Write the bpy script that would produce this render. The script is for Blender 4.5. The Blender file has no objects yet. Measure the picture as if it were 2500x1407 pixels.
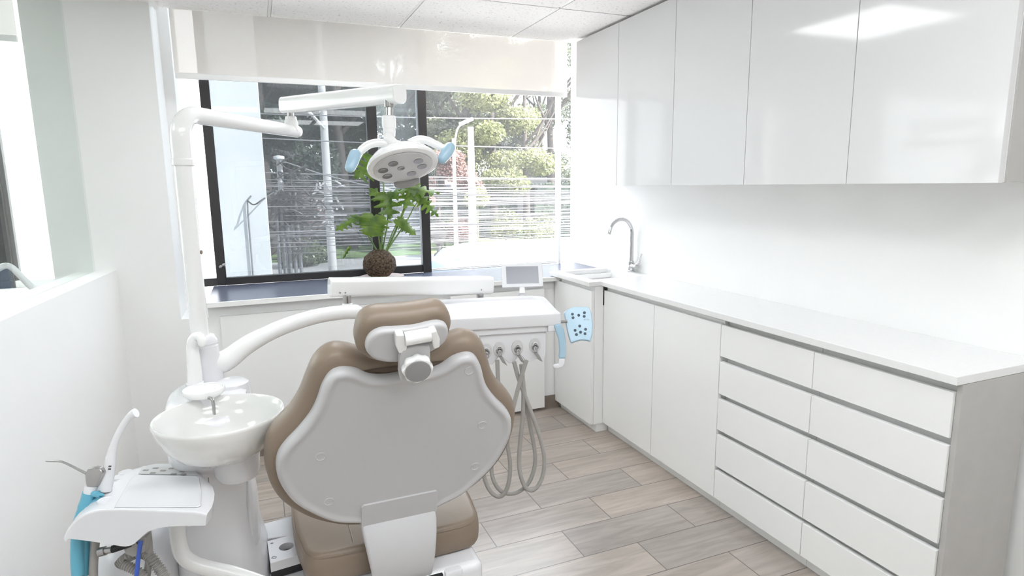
import bpy, bmesh, math, random
from mathutils import Vector, Matrix, noise
rnd = random.Random(7)
V = Vector
PI = math.pi
SC = bpy.context.scene
COL = SC.collection

# ------------------------------------------------------------------ camera
FPX = 1496.622
CAMZ = 1.444
YAW, PITCH, ROLL = math.radians(22.3967), math.radians(9.53233), math.radians(0.68455)
_F = V((math.sin(YAW) * math.cos(PITCH), math.cos(YAW) * math.cos(PITCH), -math.sin(PITCH)))
_R = V((math.cos(YAW), -math.sin(YAW), 0))
_D = _F.cross(_R)
CR = math.cos(ROLL) * _R + math.sin(ROLL) * _D
CD = -math.sin(ROLL) * _R + math.cos(ROLL) * _D
CF = _F
CAM = V((0, 0, CAMZ))
cd = bpy.data.cameras.new('camera')
cam = bpy.data.objects.new('camera', cd)
COL.objects.link(cam)
cd.sensor_width = 36.0
cd.lens = FPX / 2500 * 36.0
cd.clip_start = 0.02
cd.clip_end = 300
cam.matrix_world = Matrix(((CR.x, -CD.x, -CF.x, 0), (CR.y, -CD.y, -CF.y, 0), (CR.z, -CD.z, -CF.z, CAMZ), (0, 0, 0, 1)))
SC.camera = cam

# ------------------------------------------------------------------ sky, sun, exposure
W = bpy.data.worlds.new('sky')
SC.world = W
W.use_nodes = True
_bg = W.node_tree.nodes['Background']
_bg.inputs['Color'].default_value = (0.90, 0.95, 1.0, 1)
_bg.inputs['Strength'].default_value = 5.2
sd = bpy.data.lights.new('sun', 'SUN')
sd.energy = 20.0
sd.angle = math.radians(0.6)
sd.color = (1.0, 0.97, 0.92)
sun = bpy.data.objects.new('sun', sd)
COL.objects.link(sun)
sun.rotation_euler = V((-0.62, 0.40, -0.68)).to_track_quat('-Z', 'Y').to_euler()
sun.location = (6, -4, 12)
SC.view_settings.view_transform = 'Standard'
SC.view_settings.look = 'None'
SC.view_settings.gamma = 1.0
SC.view_settings.use_curve_mapping = False
SC.view_settings.exposure = 0.90
SC.cycles.max_bounces = 16
SC.cycles.diffuse_bounces = 8
SC.cycles.transparent_max_bounces = 16
PANEL_STRENGTH = 4.0


# ------------------------------------------------------------------ photo measuring helpers
def ray(px, py):
    return CF * FPX + CR * (px - 1250) + CD * (py - 703.5)


def atd(px, py, d):
    return CAM + ray(px, py) / FPX * d


def atx(px, py, x):
    r = ray(px, py)
    return CAM + r * (x / r.x)


def aty(px, py, y):
    r = ray(px, py)
    return CAM + r * (y / r.y)


def atz(px, py, z):
    r = ray(px, py)
    return CAM + r * ((z - CAMZ) / r.z)


def onp(px, py, o, n):
    r = ray(px, py)
    return CAM + r * ((o - CAM).dot(n) / r.dot(n))


# ------------------------------------------------------------------ materials
MATS = {}


def mat(name, col, rough=0.5, metal=0.0, var=0.03, scale=6.0, bump=0.0, bscale=60.0, coat=0.0, spec=None, trans=0.0):
    if name in MATS:
        return MATS[name]
    m = bpy.data.materials.new(name)
    m.use_nodes = True
    nt = m.node_tree
    b = nt.nodes['Principled BSDF']
    b.inputs['Roughness'].default_value = rough
    b.inputs['Metallic'].default_value = metal
    if coat:
        b.inputs['Coat Weight'].default_value = coat
        b.inputs['Coat Roughness'].default_value = 0.06
    if spec is not None:
        b.inputs['Specular IOR Level'].default_value = spec
    if trans:
        b.inputs['Transmission Weight'].default_value = trans
    tc = nt.nodes.new('ShaderNodeTexCoord')
    n = nt.nodes.new('ShaderNodeTexNoise')
    n.inputs['Scale'].default_value = scale
    n.inputs['Detail'].default_value = 3
    nt.links.new(tc.outputs['Object'], n.inputs['Vector'])
    r = nt.nodes.new('ShaderNodeValToRGB')
    lo = [max(0, c * (1 - var)) for c in col]
    hi = [min(1, c * (1 + var)) for c in col]
    r.color_ramp.elements[0].position = 0.3
    r.color_ramp.elements[1].position = 0.7
    r.color_ramp.elements[0].color = (*lo, 1)
    r.color_ramp.elements[1].color = (*hi, 1)
    nt.links.new(n.outputs['Fac'], r.inputs['Fac'])
    nt.links.new(r.outputs['Color'], b.inputs['Base Color'])
    if bump:
        n2 = nt.nodes.new('ShaderNodeTexNoise')
        n2.inputs['Scale'].default_value = bscale
        nt.links.new(tc.outputs['Object'], n2.inputs['Vector'])
        bp = nt.nodes.new('ShaderNodeBump')
        bp.inputs['Strength'].default_value = bump
        bp.inputs['Distance'].default_value = 0.002
        nt.links.new(n2.outputs['Fac'], bp.inputs['Height'])
        nt.links.new(bp.outputs['Normal'], b.inputs['Normal'])
    MATS[name] = m
    return m


M_WALL = mat('wall_paint', (0.86, 0.86, 0.855), 0.6, var=0.012, scale=2.5, bump=0.08, bscale=40)
M_LAM = mat('white_laminate', (0.86, 0.86, 0.855), 0.32, var=0.008, scale=3)
M_LAM_SHADE = mat('shaded_grey_laminate', (0.47, 0.455, 0.44), 0.5, var=0.03, scale=12, bump=0.1, bscale=200)  # grey end-panel laminate; shade on the end sides is put into the colour
M_GLOSS = mat('white_gloss_lacquer', (0.71, 0.71, 0.712), 0.075, var=0.006, scale=1.5, spec=0.35)
M_STONE = mat('white_quartz', (0.80, 0.80, 0.80), 0.22, var=0.012, scale=60)
M_PLAS = mat('white_moulded_plastic', (0.75, 0.75, 0.775), 0.22, var=0.01, scale=4)
M_PLAS2 = mat('grey_white_plastic', (0.62, 0.615, 0.62), 0.34, var=0.02, scale=5)
M_SHELL = mat('backrest_shell_plastic', (0.53, 0.525, 0.535), 0.33, var=0.015, scale=3)
M_ENAM = mat('white_enamel', (0.84, 0.84, 0.84), 0.15, var=0.008, scale=4, coat=0.5)
M_CERAM = mat('white_ceramic', (0.75, 0.75, 0.74), 0.08, var=0.006, scale=4, coat=0.6)
M_CHROME = mat('chrome', (0.62, 0.62, 0.63), 0.07, metal=1.0, var=0.02)
M_STEEL = mat('brushed_steel', (0.44, 0.43, 0.425), 0.25, metal=1.0, var=0.06, scale=30)
M_GREY = mat('grey_rubber', (0.30, 0.29, 0.285), 0.5, var=0.06, scale=20)
M_HOSE = mat('grey_silicone_hose', (0.36, 0.345, 0.325), 0.42, var=0.05, scale=20)
M_MON = mat('monitor_bezel_plastic', (0.66, 0.66, 0.68), 0.35, var=0.015)
M_DARK = mat('dark_recess', (0.05, 0.05, 0.055), 0.5, var=0.1)
M_BLACK = mat('black_plastic', (0.015, 0.015, 0.017), 0.4, var=0.1)
M_KNOB = mat('knob_face_grey', (0.30, 0.295, 0.30), 0.35, var=0.04)
M_BLUE = mat('pale_blue_silicone', (0.36, 0.535, 0.665), 0.28, var=0.03, scale=8, coat=0.3)
M_TEAL = mat('teal_blue_plastic', (0.13, 0.42, 0.56), 0.3, var=0.06, scale=10)
M_ROYAL = mat('royal_blue_tube', (0.05, 0.12, 0.52), 0.3, var=0.05)
M_BTN = mat('button_navy', (0.035, 0.065, 0.09), 0.4, var=0.1)
M_SCREEN = mat('screen_glass', (0.22, 0.225, 0.26), 0.18, var=0.04, scale=5)
M_LEATH = mat('taupe_leather', (0.235, 0.180, 0.135), 0.42, var=0.04, scale=5, bump=0.12, bscale=260)
M_FRAME = mat('dark_bronze_aluminium', (0.032, 0.029, 0.030), 0.38, var=0.08, scale=10)
M_SILL = mat('dark_blue_grey_sill', (0.115, 0.13, 0.19), 0.25, var=0.05, scale=6)
M_STEM = mat('plant_stem_green', (0.17, 0.27, 0.08), 0.5, var=0.15, scale=20)
M_SAUCER = mat('terracotta_rose_saucer', (0.62, 0.47, 0.44), 0.45, var=0.04)
M_BASEB = mat('taupe_skirting_tile', (0.21, 0.175, 0.15), 0.4, var=0.1, scale=8)
M_LENS = mat('lamp_reflector', (0.22, 0.215, 0.22), 0.2, metal=0.8, var=0.08)
M_GRID = mat('white_grid_metal', (0.84, 0.83, 0.82), 0.35, var=0.01)
M_TEXT = mat('printed_grey_ink', (0.20, 0.25, 0.28), 0.5, var=0.05)


def nodes_of(name):
    m = bpy.data.materials.new(name)
    m.use_nodes = True
    nt = m.node_tree
    return m, nt, nt.nodes['Principled BSDF']


def floor_mat():
    m, nt, b = nodes_of('wood_look_tile')
    L = nt.links
    tc = nt.nodes.new('ShaderNodeTexCoord')
    mp = nt.nodes.new('ShaderNodeMapping')
    mp.inputs['Location'].default_value = (-1.335, -1.93 + 0.198 * 20, 0)
    L.new(tc.outputs['Object'], mp.inputs['Vector'])
    br = nt.nodes.new('ShaderNodeTexBrick')
    br.offset = 0.456
    br.offset_frequency = 2
    br.squash_frequency = 1
    br.inputs['Scale'].default_value = 1
    br.inputs['Brick Width'].default_value = 0.537
    br.inputs['Row Height'].default_value = 0.198
    br.inputs['Mortar Size'].default_value = 0.0022
    br.inputs['Mortar Smooth'].default_value = 0.1
    br.inputs['Color1'].default_value = (0, 0, 0, 1)
    br.inputs['Color2'].default_value = (1, 1, 1, 1)
    br.inputs['Mortar'].default_value = (0.5, 0.5, 0.5, 1)
    L.new(mp.outputs['Vector'], br.inputs['Vector'])
    # grain, shifted from tile to tile
    sc = nt.nodes.new('ShaderNodeVectorMath')
    sc.operation = 'MULTIPLY'
    sc.inputs[1].default_value = (1.6, 13, 1)
    L.new(mp.outputs['Vector'], sc.inputs[0])
    sh = nt.nodes.new('ShaderNodeVectorMath')
    sh.operation = 'MULTIPLY_ADD'
    sh.inputs[1].default_value = (9, 17, 5)
    L.new(br.outputs['Color'], sh.inputs[0])
    L.new(sc.outputs[0], sh.inputs[2])
    n = nt.nodes.new('ShaderNodeTexNoise')
    n.inputs['Scale'].default_value = 1.7
    n.inputs['Detail'].default_value = 7
    n.inputs['Roughness'].default_value = 0.62
    n.inputs['Distortion'].default_value = 0.9
    L.new(sh.outputs[0], n.inputs['Vector'])
    r = nt.nodes.new('ShaderNodeValToRGB')
    e = r.color_ramp.elements
    e[0].position = 0.25
    e[0].color = (0.27, 0.238, 0.212, 1)
    e[1].position = 0.75
    e[1].color = (0.50, 0.455, 0.415, 1)
    L.new(n.outputs['Fac'], r.inputs['Fac'])
    tone = nt.nodes.new('ShaderNodeValToRGB')
    t = tone.color_ramp.elements
    t[0].color = (0.87, 0.855, 0.855, 1)
    t[1].color = (1.12, 1.06, 1.0, 1)
    L.new(br.outputs['Color'], tone.inputs['Fac'])
    mul = nt.nodes.new('ShaderNodeMix')
    mul.data_type = 'RGBA'
    mul.blend_type = 'MULTIPLY'
    mul.inputs['Factor'].default_value = 1
    L.new(r.outputs['Color'], mul.inputs[6])
    L.new(tone.outputs['Color'], mul.inputs[7])
    gm = nt.nodes.new('ShaderNodeMix')
    gm.data_type = 'RGBA'
    L.new(br.outputs['Fac'], gm.inputs['Factor'])
    L.new(mul.outputs[2], gm.inputs[6])
    gm.inputs[7].default_value = (0.13, 0.11, 0.10, 1)
    L.new(gm.outputs[2], b.inputs['Base Color'])
    b.inputs['Roughness'].default_value = 0.28
    b.inputs['Specular IOR Level'].default_value = 0.9
    bp = nt.nodes.new('ShaderNodeBump')
    bp.inputs['Strength'].default_value = 0.35
    bp.inputs['Distance'].default_value = 0.002
    bp.invert = True
    ad = nt.nodes.new('ShaderNodeMath')
    ad.operation = 'MULTIPLY_ADD'
    ad.inputs[1].default_value = 0.25
    L.new(n.outputs['Fac'], ad.inputs[0])
    L.new(br.outputs['Fac'], ad.inputs[2])
    L.new(ad.outputs[0], bp.inputs['Height'])
    L.new(bp.outputs['Normal'], b.inputs['Normal'])
    return m


def ceil_mat():
    m, nt, b = nodes_of('fissured_ceiling_tile')
    L = nt.links
    tc = nt.nodes.new('ShaderNodeTexCoord')
    n = nt.nodes.new('ShaderNodeTexNoise')
    n.inputs['Scale'].default_value = 75
    n.inputs['Detail'].default_value = 4
    n.inputs['Roughness'].default_value = 0.6
    L.new(tc.outputs['Object'], n.inputs['Vector'])
    r = nt.nodes.new('ShaderNodeValToRGB')
    e = r.color_ramp.elements
    e[0].position = 0.30
    e[0].color = (0.62, 0.59, 0.57, 1)
    e[1].position = 0.42
    e[1].color = (0.92, 0.91, 0.905, 1)
    L.new(n.outputs['Fac'], r.inputs['Fac'])
    L.new(r.outputs['Color'], b.inputs['Base Color'])
    b.inputs['Roughness'].default_value = 0.85
    bp = nt.nodes.new('ShaderNodeBump')
    bp.inputs['Strength'].default_value = 0.4
    bp.inputs['Distance'].default_value = 0.003
    L.new(n.outputs['Fac'], bp.inputs['Height'])
    L.new(bp.outputs['Normal'], b.inputs['Normal'])
    return m


def glass_mat(name, tint, gloss=0.05, haze=0.0):
    m = bpy.data.materials.new(name)
    m.use_nodes = True
    nt = m.node_tree
    L = nt.links
    out = nt.nodes['Material Output']
    nt.nodes.remove(nt.nodes['Principled BSDF'])
    tr = nt.nodes.new('ShaderNodeBsdfTransparent')
    tr.inputs['Color'].default_value = (*tint, 1)
    gl = nt.nodes.new('ShaderNodeBsdfGlossy')
    gl.inputs['Roughness'].default_value = 0.01
    lw = nt.nodes.new('ShaderNodeLayerWeight')
    lw.inputs['Blend'].default_value = 0.35
    mr = nt.nodes.new('ShaderNodeMapRange')
    mr.inputs['To Min'].default_value = gloss
    mr.inputs['To Max'].default_value = 0.75
    L.new(lw.outputs['Facing'], mr.inputs['Value'])
    pw = nt.nodes.new('ShaderNodeMath')
    pw.operation = 'POWER'
    pw.inputs[1].default_value = 3
    L.new(lw.outputs['Facing'], pw.inputs[0])
    L.new(pw.outputs[0], mr.inputs['Value'])
    mx = nt.nodes.new('ShaderNodeMixShader')
    L.new(mr.outputs['Result'], mx.inputs['Fac'])
    L.new(tr.outputs[0], mx.inputs[1])
    L.new(gl.outputs[0], mx.inputs[2])
    last = mx
    if haze:
        df = nt.nodes.new('ShaderNodeBsdfTranslucent')
        df.inputs['Color'].default_value = (0.85, 0.88, 0.92, 1)
        n = nt.nodes.new('ShaderNodeTexNoise')
        n.inputs['Scale'].default_value = 3
        m2 = nt.nodes.new('ShaderNodeMath')
        m2.operation = 'MULTIPLY'
        m2.inputs[1].default_value = haze * 2
        L.new(n.outputs['Fac'], m2.inputs[0])
        mx2 = nt.nodes.new('ShaderNodeMixShader')
        L.new(m2.outputs[0], mx2.inputs['Fac'])
        L.new(mx.outputs[0], mx2.inputs[1])
        L.new(df.outputs[0], mx2.inputs[2])
        last = mx2
    L.new(last.outputs[0], out.inputs['Surface'])
    return m


def fabric_mat():
    m = bpy.data.materials.new('blind_screen_fabric')
    m.use_nodes = True
    nt = m.node_tree
    L = nt.links
    out = nt.nodes['Material Output']
    nt.nodes.remove(nt.nodes['Principled BSDF'])
    tc = nt.nodes.new('ShaderNodeTexCoord')
    n = nt.nodes.new('ShaderNodeTexNoise')
    n.inputs['Scale'].default_value = 220
    L.new(tc.outputs['Object'], n.inputs['Vector'])
    r = nt.nodes.new('ShaderNodeValToRGB')
    r.color_ramp.elements[0].color = (0.80, 0.765, 0.73, 1)
    r.color_ramp.elements[1].color = (0.86, 0.825, 0.79, 1)
    L.new(n.outputs['Fac'], r.inputs['Fac'])
    d = nt.nodes.new('ShaderNodeBsdfDiffuse')
    t = nt.nodes.new('ShaderNodeBsdfTranslucent')
    p = nt.nodes.new('ShaderNodeBsdfTransparent')
    L.new(r.outputs['Color'], d.inputs['Color'])
    L.new(r.outputs['Color'], t.inputs['Color'])
    a = nt.nodes.new('ShaderNodeMixShader')
    a.inputs['Fac'].default_value = 0.22
    L.new(d.outputs[0], a.inputs[1])
    L.new(t.outputs[0], a.inputs[2])
    c = nt.nodes.new('ShaderNodeMixShader')
    c.inputs['Fac'].default_value = 0.30
    L.new(a.outputs[0], c.inputs[1])
    L.new(p.outputs[0], c.inputs[2])
    L.new(c.outputs[0], out.inputs['Surface'])
    return m


def emit_mat(name, col, strength):
    m = bpy.data.materials.new(name)
    m.use_nodes = True
    nt = m.node_tree
    b = nt.nodes['Principled BSDF']
    b.inputs['Base Color'].default_value = (0.9, 0.9, 0.9, 1)
    b.inputs['Emission Color'].default_value = (*col, 1)
    b.inputs['Emission Strength'].default_value = strength
    return m


def soil_mat():
    m, nt, b = nodes_of('moss_and_coir')
    L = nt.links
    tc = nt.nodes.new('ShaderNodeTexCoord')
    n = nt.nodes.new('ShaderNodeTexNoise')
    n.inputs['Scale'].default_value = 90
    n.inputs['Detail'].default_value = 6
    L.new(tc.outputs['Object'], n.inputs['Vector'])
    r = nt.nodes.new('ShaderNodeValToRGB')
    r.color_ramp.elements[0].position = 0.35
    r.color_ramp.elements[0].color = (0.018, 0.011, 0.007, 1)
    r.color_ramp.elements[1].position = 0.68
    r.color_ramp.elements[1].color = (0.17, 0.115, 0.07, 1)
    L.new(n.outputs['Fac'], r.inputs['Fac'])
    L.new(r.outputs['Color'], b.inputs['Base Color'])
    b.inputs['Roughness'].default_value = 0.9
    bp = nt.nodes.new('ShaderNodeBump')
    bp.inputs['Strength'].default_value = 1.0
    bp.inputs['Distance'].default_value = 0.01
    L.new(n.outputs['Fac'], bp.inputs['Height'])
    L.new(bp.outputs['Normal'], b.inputs['Normal'])
    return m


def leaf_mat(name, a, c, scale=30.0, transl=0.35):
    m = bpy.data.materials.new(name)
    m.use_nodes = True
    nt = m.node_tree
    L = nt.links
    out = nt.nodes['Material Output']
    b = nt.nodes['Principled BSDF']
    tc = nt.nodes.new('ShaderNodeTexCoord')
    n = nt.nodes.new('ShaderNodeTexNoise')
    n.inputs['Scale'].default_value = scale
    n.inputs['Detail'].default_value = 4
    L.new(tc.outputs['Object'], n.inputs['Vector'])
    r = nt.nodes.new('ShaderNodeValToRGB')
    r.color_ramp.elements[0].position = 0.35
    r.color_ramp.elements[0].color = (*a, 1)
    r.color_ramp.elements[1].position = 0.65
    r.color_ramp.elements[1].color = (*c, 1)
    L.new(n.outputs['Fac'], r.inputs['Fac'])
    L.new(r.outputs['Color'], b.inputs['Base Color'])
    b.inputs['Roughness'].default_value = 0.4
    t = nt.nodes.new('ShaderNodeBsdfTranslucent')
    L.new(r.outputs['Color'], t.inputs['Color'])
    mx = nt.nodes.new('ShaderNodeMixShader')
    mx.inputs['Fac'].default_value = transl
    L.new(b.outputs[0], mx.inputs[1])
    L.new(t.outputs[0], mx.inputs[2])
    L.new(mx.outputs[0], out.inputs['Surface'])
    return m


M_FLOOR = floor_mat()
M_CEIL = ceil_mat()
M_GL_TINT = glass_mat('tinted_pane', (0.41, 0.43, 0.44), 0.05, 0.022)
M_GL_LIGHT = glass_mat('single_tinted_pane', (0.60, 0.63, 0.65), 0.05, 0.04)
M_GL_CLEAR = glass_mat('clear_pane', (0.88, 0.88, 0.88), 0.03, 0.018)
M_GL_PART = glass_mat('partition_glass', (0.93, 0.96, 0.945), 0.03)
M_FAB = fabric_mat()
M_PANEL_FILL = emit_mat('fill_panel_diffuser', (0.95, 0.98, 1.0), PANEL_STRENGTH)
M_PANEL2 = emit_mat('bright_light_panel_diffuser', (0.95, 0.98, 1.0), PANEL_STRENGTH * 1.7)
M_SOIL = soil_mat()
M_LEAF = leaf_mat('philodendron_leaf', (0.05, 0.105, 0.014), (0.125, 0.205, 0.024), 18, 0.35)


# ------------------------------------------------------------------ mesh builder
def catmull(pts, n=6, closed=False):
    pts = [V(p) for p in pts]
    out = []
    N = len(pts)
    rng = range(N) if closed else range(N - 1)
    for i in rng:
        p0 = pts[(i - 1) % N] if closed or i > 0 else pts[0] * 2 - pts[1]
        p1 = pts[i]
        p2 = pts[(i + 1) % N]
        p3 = pts[(i + 2) % N] if closed or i + 2 < N else p2 * 2 - p1
        for k in range(n):
            t = k / n
            out.append(0.5 * ((2 * p1) + (p2 - p0) * t + (2 * p0 - 5 * p1 + 4 * p2 - p3) * t * t + (3 * p1 - p0 - 3 * p2 + p3) * t ** 3))
    if not closed:
        out.append(pts[-1])
    return out


class MB:
    def __init__(s):
        s.bm = bmesh.new()

    def merge(s, b):
        me = bpy.data.meshes.new('tmp')
        b.to_mesh(me)
        b.free()
        s.bm.from_mesh(me)
        bpy.data.meshes.remove(me)
        return s

    def box(s, a, c, bevel=0.0, seg=2, rot=None):
        a, c = V(a), V(c)
        b = bmesh.new()
        bmesh.ops.create_cube(b, size=1)
        size, mid = c - a, (a + c) / 2
        for v in b.verts:
            v.co = V((v.co.x * size.x, v.co.y * size.y, v.co.z * size.z))
        if bevel:
            bmesh.ops.bevel(b, geom=list(b.edges), offset=bevel, segments=seg, affect='EDGES', profile=0.5)
        if rot is not None:
            b.transform(rot.to_4x4())
        b.transform(Matrix.Translation(mid))
        return s.merge(b)

    def obox(s, o, ax, ay, az, bevel=0.0, seg=2):
        """box centred at o, half-extent vectors ax, ay, az"""
        b = bmesh.new()
        bmesh.ops.create_cube(b, size=2)
        L = [a.length for a in (ax, ay, az)]
        for v in b.verts:
            v.co = V((v.co.x * L[0], v.co.y * L[1], v.co.z * L[2]))
        if bevel:
            bmesh.ops.bevel(b, geom=list(b.edges), offset=bevel, segments=seg, affect='EDGES', profile=0.5)
        m = Matrix((ax.normalized(), ay.normalized(), az.normalized())).transposed().to_4x4()
        b.transform(Matrix.Translation(o) @ m)
        bmesh.ops.recalc_face_normals(b, faces=b.faces)
        return s.merge(b)

    def rings(s, rings, cap0=True, cap1=True, closed=True):
        b = s.bm
        R = [[b.verts.new(p) for p in r] for r in rings]
        n = len(R[0])
        fs = []
        for i in range(len(R) - 1):
            for j in range(n if closed else n - 1):
                k = (j + 1) % n
                try:
                    fs.append(b.faces.new((R[i][j], R[i][k], R[i + 1][k], R[i + 1][j])))
                except ValueError:
                    pass
        if closed and cap0:
            fs.append(b.faces.new(list(reversed(R[0]))))
        if closed and cap1:
            fs.append(b.faces.new(R[-1]))
        return s

    def tube(s, pts, r, seg=14, flat=1.0, up=None, cap=True, squash=None):
        pts = [V(p) for p in pts]
        n = len(pts)
        rr = r if isinstance(r, (list, tuple)) else [r] * n
        T = []
        for i in range(n):
            a = pts[max(0, i - 1)]
            c = pts[min(n - 1, i + 1)]
            T.append((c - a).normalized())
        u = V(up) if up is not None else (V((0, 0, 1)) if abs(T[0].z) < 0.9 else V((1, 0, 0)))
        R = []
        for i in range(n):
            u = (u - T[i] * u.dot(T[i]))
            if u.length < 1e-6:
                u = T[i].orthogonal()
            u.normalize()
            w = T[i].cross(u)
            R.append([pts[i] + (u * math.cos(2 * PI * k / seg) * flat + w * math.sin(2 * PI * k / seg)) * rr[i] for k in range(seg)])
        return s.rings(R, cap, cap)

    def rtube(s, pts, r, seg=16):
        """tube with hemispherical ends"""
        pts = [V(p) for p in pts]
        n = len(pts)
        rr = list(r) if isinstance(r, (list, tuple)) else [r] * n
        d0 = (pts[0] - pts[1]).normalized()
        d1 = (pts[-1] - pts[-2]).normalized()
        A, B = [], []
        for k in range(4):
            f = math.sin((k / 4) * PI / 2)
            g = math.cos((k / 4) * PI / 2)
            B.append((pts[-1] + d1 * rr[-1] * f, rr[-1] * g))
            A.append((pts[0] + d0 * rr[0] * f, rr[0] * g))
        A.append((pts[0] + d0 * rr[0] * 0.995, rr[0] * 0.1))
        B.append((pts[-1] + d1 * rr[-1] * 0.995, rr[-1] * 0.1))
        P = [a[0] for a in reversed(A[1:])] + pts + [b[0] for b in B[1:]]
        Q = [a[1] for a in reversed(A[1:])] + rr + [b[1] for b in B[1:]]
        return s.tube(P, Q, seg)

    def lathe(s, prof, o=(0, 0, 0), axis=(0, 0, 1), seg=32, sx=1.0, sy=1.0, xdir=None):
        o, a = V(o), V(axis).normalized()
        x = V(xdir) if xdir is not None else (V((1, 0, 0)) if abs(a.x) < 0.9 else V((0, 1, 0)))
        x = (x - a * x.dot(a)).normalized()
        y = a.cross(x)
        R = []
        for r, h in prof:
            r = max(r, 1e-4)
            R.append([o + a * h + (x * math.cos(2 * PI * k / seg) * sx + y * math.sin(2 * PI * k / seg) * sy) * r for k in range(seg)])
        return s.rings(R, True, True)

    def prism(s, poly, ext, bevel=0.0, seg=2):
        """closed polygon of 3D points extruded by vector ext"""
        b = bmesh.new()
        ext = V(ext)
        vs = [b.verts.new(V(p)) for p in poly]
        f = b.faces.new(vs)
        r = bmesh.ops.extrude_face_region(b, geom=[f])
        bmesh.ops.translate(b, vec=ext, verts=[g for g in r['geom'] if isinstance(g, bmesh.types.BMVert)])
        bmesh.ops.recalc_face_normals(b, faces=b.faces)
        if bevel:
            es = [e for e in b.edges if len(e.link_faces) == 2 and e.calc_face_angle(0) > 0.6]
            bmesh.ops.bevel(b, geom=es, offset=bevel, segments=seg, affect='EDGES', profile=0.5, clamp_overlap=True)
        return s.merge(b)

    def pad(s, outline, O, U, Vv, N, prof, res=4):
        """soft slab: outline [(u,v)] closed; prof [(inset, height along N)]"""
        o2 = [(p.x, p.y) for p in catmull([V((a, c, 0)) for a, c in outline], res, True)]
        n = len(o2)
        area = sum(o2[i][0] * o2[(i + 1) % n][1] - o2[(i + 1) % n][0] * o2[i][1] for i in range(n))
        sg = 1 if area > 0 else -1
        nr = []
        for i in range(n):
            a, c = o2[i - 1], o2[(i + 1) % n]
            t = V((c[0] - a[0], c[1] - a[1], 0)).normalized()
            nr.append((-t.y * sg, t.x * sg))
        R = []
        for ins, h in prof:
            R.append([O + U * (o2[i][0] + nr[i][0] * ins) + Vv * (o2[i][1] + nr[i][1] * ins) + N * h for i in range(n)])
        return s.rings(R)

    def build(s, name, m, parent=None, angle=40, keep=False):
        bm = s.bm
        bmesh.ops.remove_doubles(bm, verts=bm.verts, dist=1e-6)
        bmesh.ops.recalc_face_normals(bm, faces=bm.faces)
        off = V((0, 0, 0))
        if parent is not None:
            r = parent
            while r.parent:
                r = r.parent
            off = r.location.copy()
        elif not keep and bm.verts:
            xs = [v.co for v in bm.verts]
            off = V(((min(c.x for c in xs) + max(c.x for c in xs)) / 2, (min(c.y for c in xs) + max(c.y for c in xs)) / 2, min(c.z for c in xs)))
        bm.transform(Matrix.Translation(-off))
        me = bpy.data.meshes.new(name)
        bm.to_mesh(me)
        bm.free()
        for p in me.polygons:
            p.use_smooth = True
        me.set_sharp_from_angle(angle=math.radians(angle))
        ms = m if isinstance(m, (list, tuple)) else [m]
        for q in ms:
            me.materials.append(q)
        o = bpy.data.objects.new(name, me)
        COL.objects.link(o)
        if len(me.vertices) < 6000 and angle < 45:
            wn = o.modifiers.new('weighted_normal', 'WEIGHTED_NORMAL')
            wn.mode = 'FACE_AREA'
            wn.weight = 80
            wn.keep_sharp = True
        if parent is not None:
            o.parent = parent
        else:
            o.location = off
        return o


def tag(o, label=None, cat=None, group=None, kind=None):
    if label:
        o['label'] = label
    if cat:
        o['category'] = cat
    if group:
        o['group'] = group
    if kind:
        o['kind'] = kind
    return o


def thing(name, loc, label, cat, group=None):
    o = bpy.data.objects.new(name, None)
    COL.objects.link(o)
    o.empty_display_size = 0.05
    o.location = V(loc)
    return tag(o, label, cat, group)


def struct(name, mb, m, label, cat, parent=None, angle=40, keep=True):
    o = mb.build(name, m, parent, angle, keep)
    if parent is None:
        tag(o, label, cat, None, 'structure')
    return o


def grid_slab(xs, ys, fill, z0, z1, bevel=0.003):
    b = bmesh.new()
    vs = {}
    for i, x in enumerate(xs):
        for j, y in enumerate(ys):
            vs[i, j] = b.verts.new((x, y, z0))
    fs = []
    for i in range(len(xs) - 1):
        for j in range(len(ys) - 1):
            if fill(i, j):
                fs.append(b.faces.new((vs[i, j], vs[i + 1, j], vs[i + 1, j + 1], vs[i, j + 1])))
    for v in list(b.verts):
        if not v.link_faces:
            b.verts.remove(v)
    r = bmesh.ops.extrude_face_region(b, geom=fs)
    bmesh.ops.translate(b, vec=(0, 0, z1 - z0), verts=[g for g in r['geom'] if isinstance(g, bmesh.types.BMVert)])
    bmesh.ops.recalc_face_normals(b, faces=b.faces)
    if bevel:
        es = [e for e in b.edges if len(e.link_faces) == 2 and e.calc_face_angle(0) > 0.6]
        bmesh.ops.bevel(b, geom=es, offset=bevel, segments=2, affect='EDGES', profile=0.5)
    m = MB()
    m.merge(b)
    return m


# ================================================================== ROOM SHELL
CEILZ = 2.305
WX = 2.17            # right wall face
WY = 3.46            # window wall face
struct('floor', MB().box((-4, -2, -0.12), (2.35, 4.1, 0)), M_FLOOR, 'wood-look plank tile floor running under the whole room', 'floor')

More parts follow.
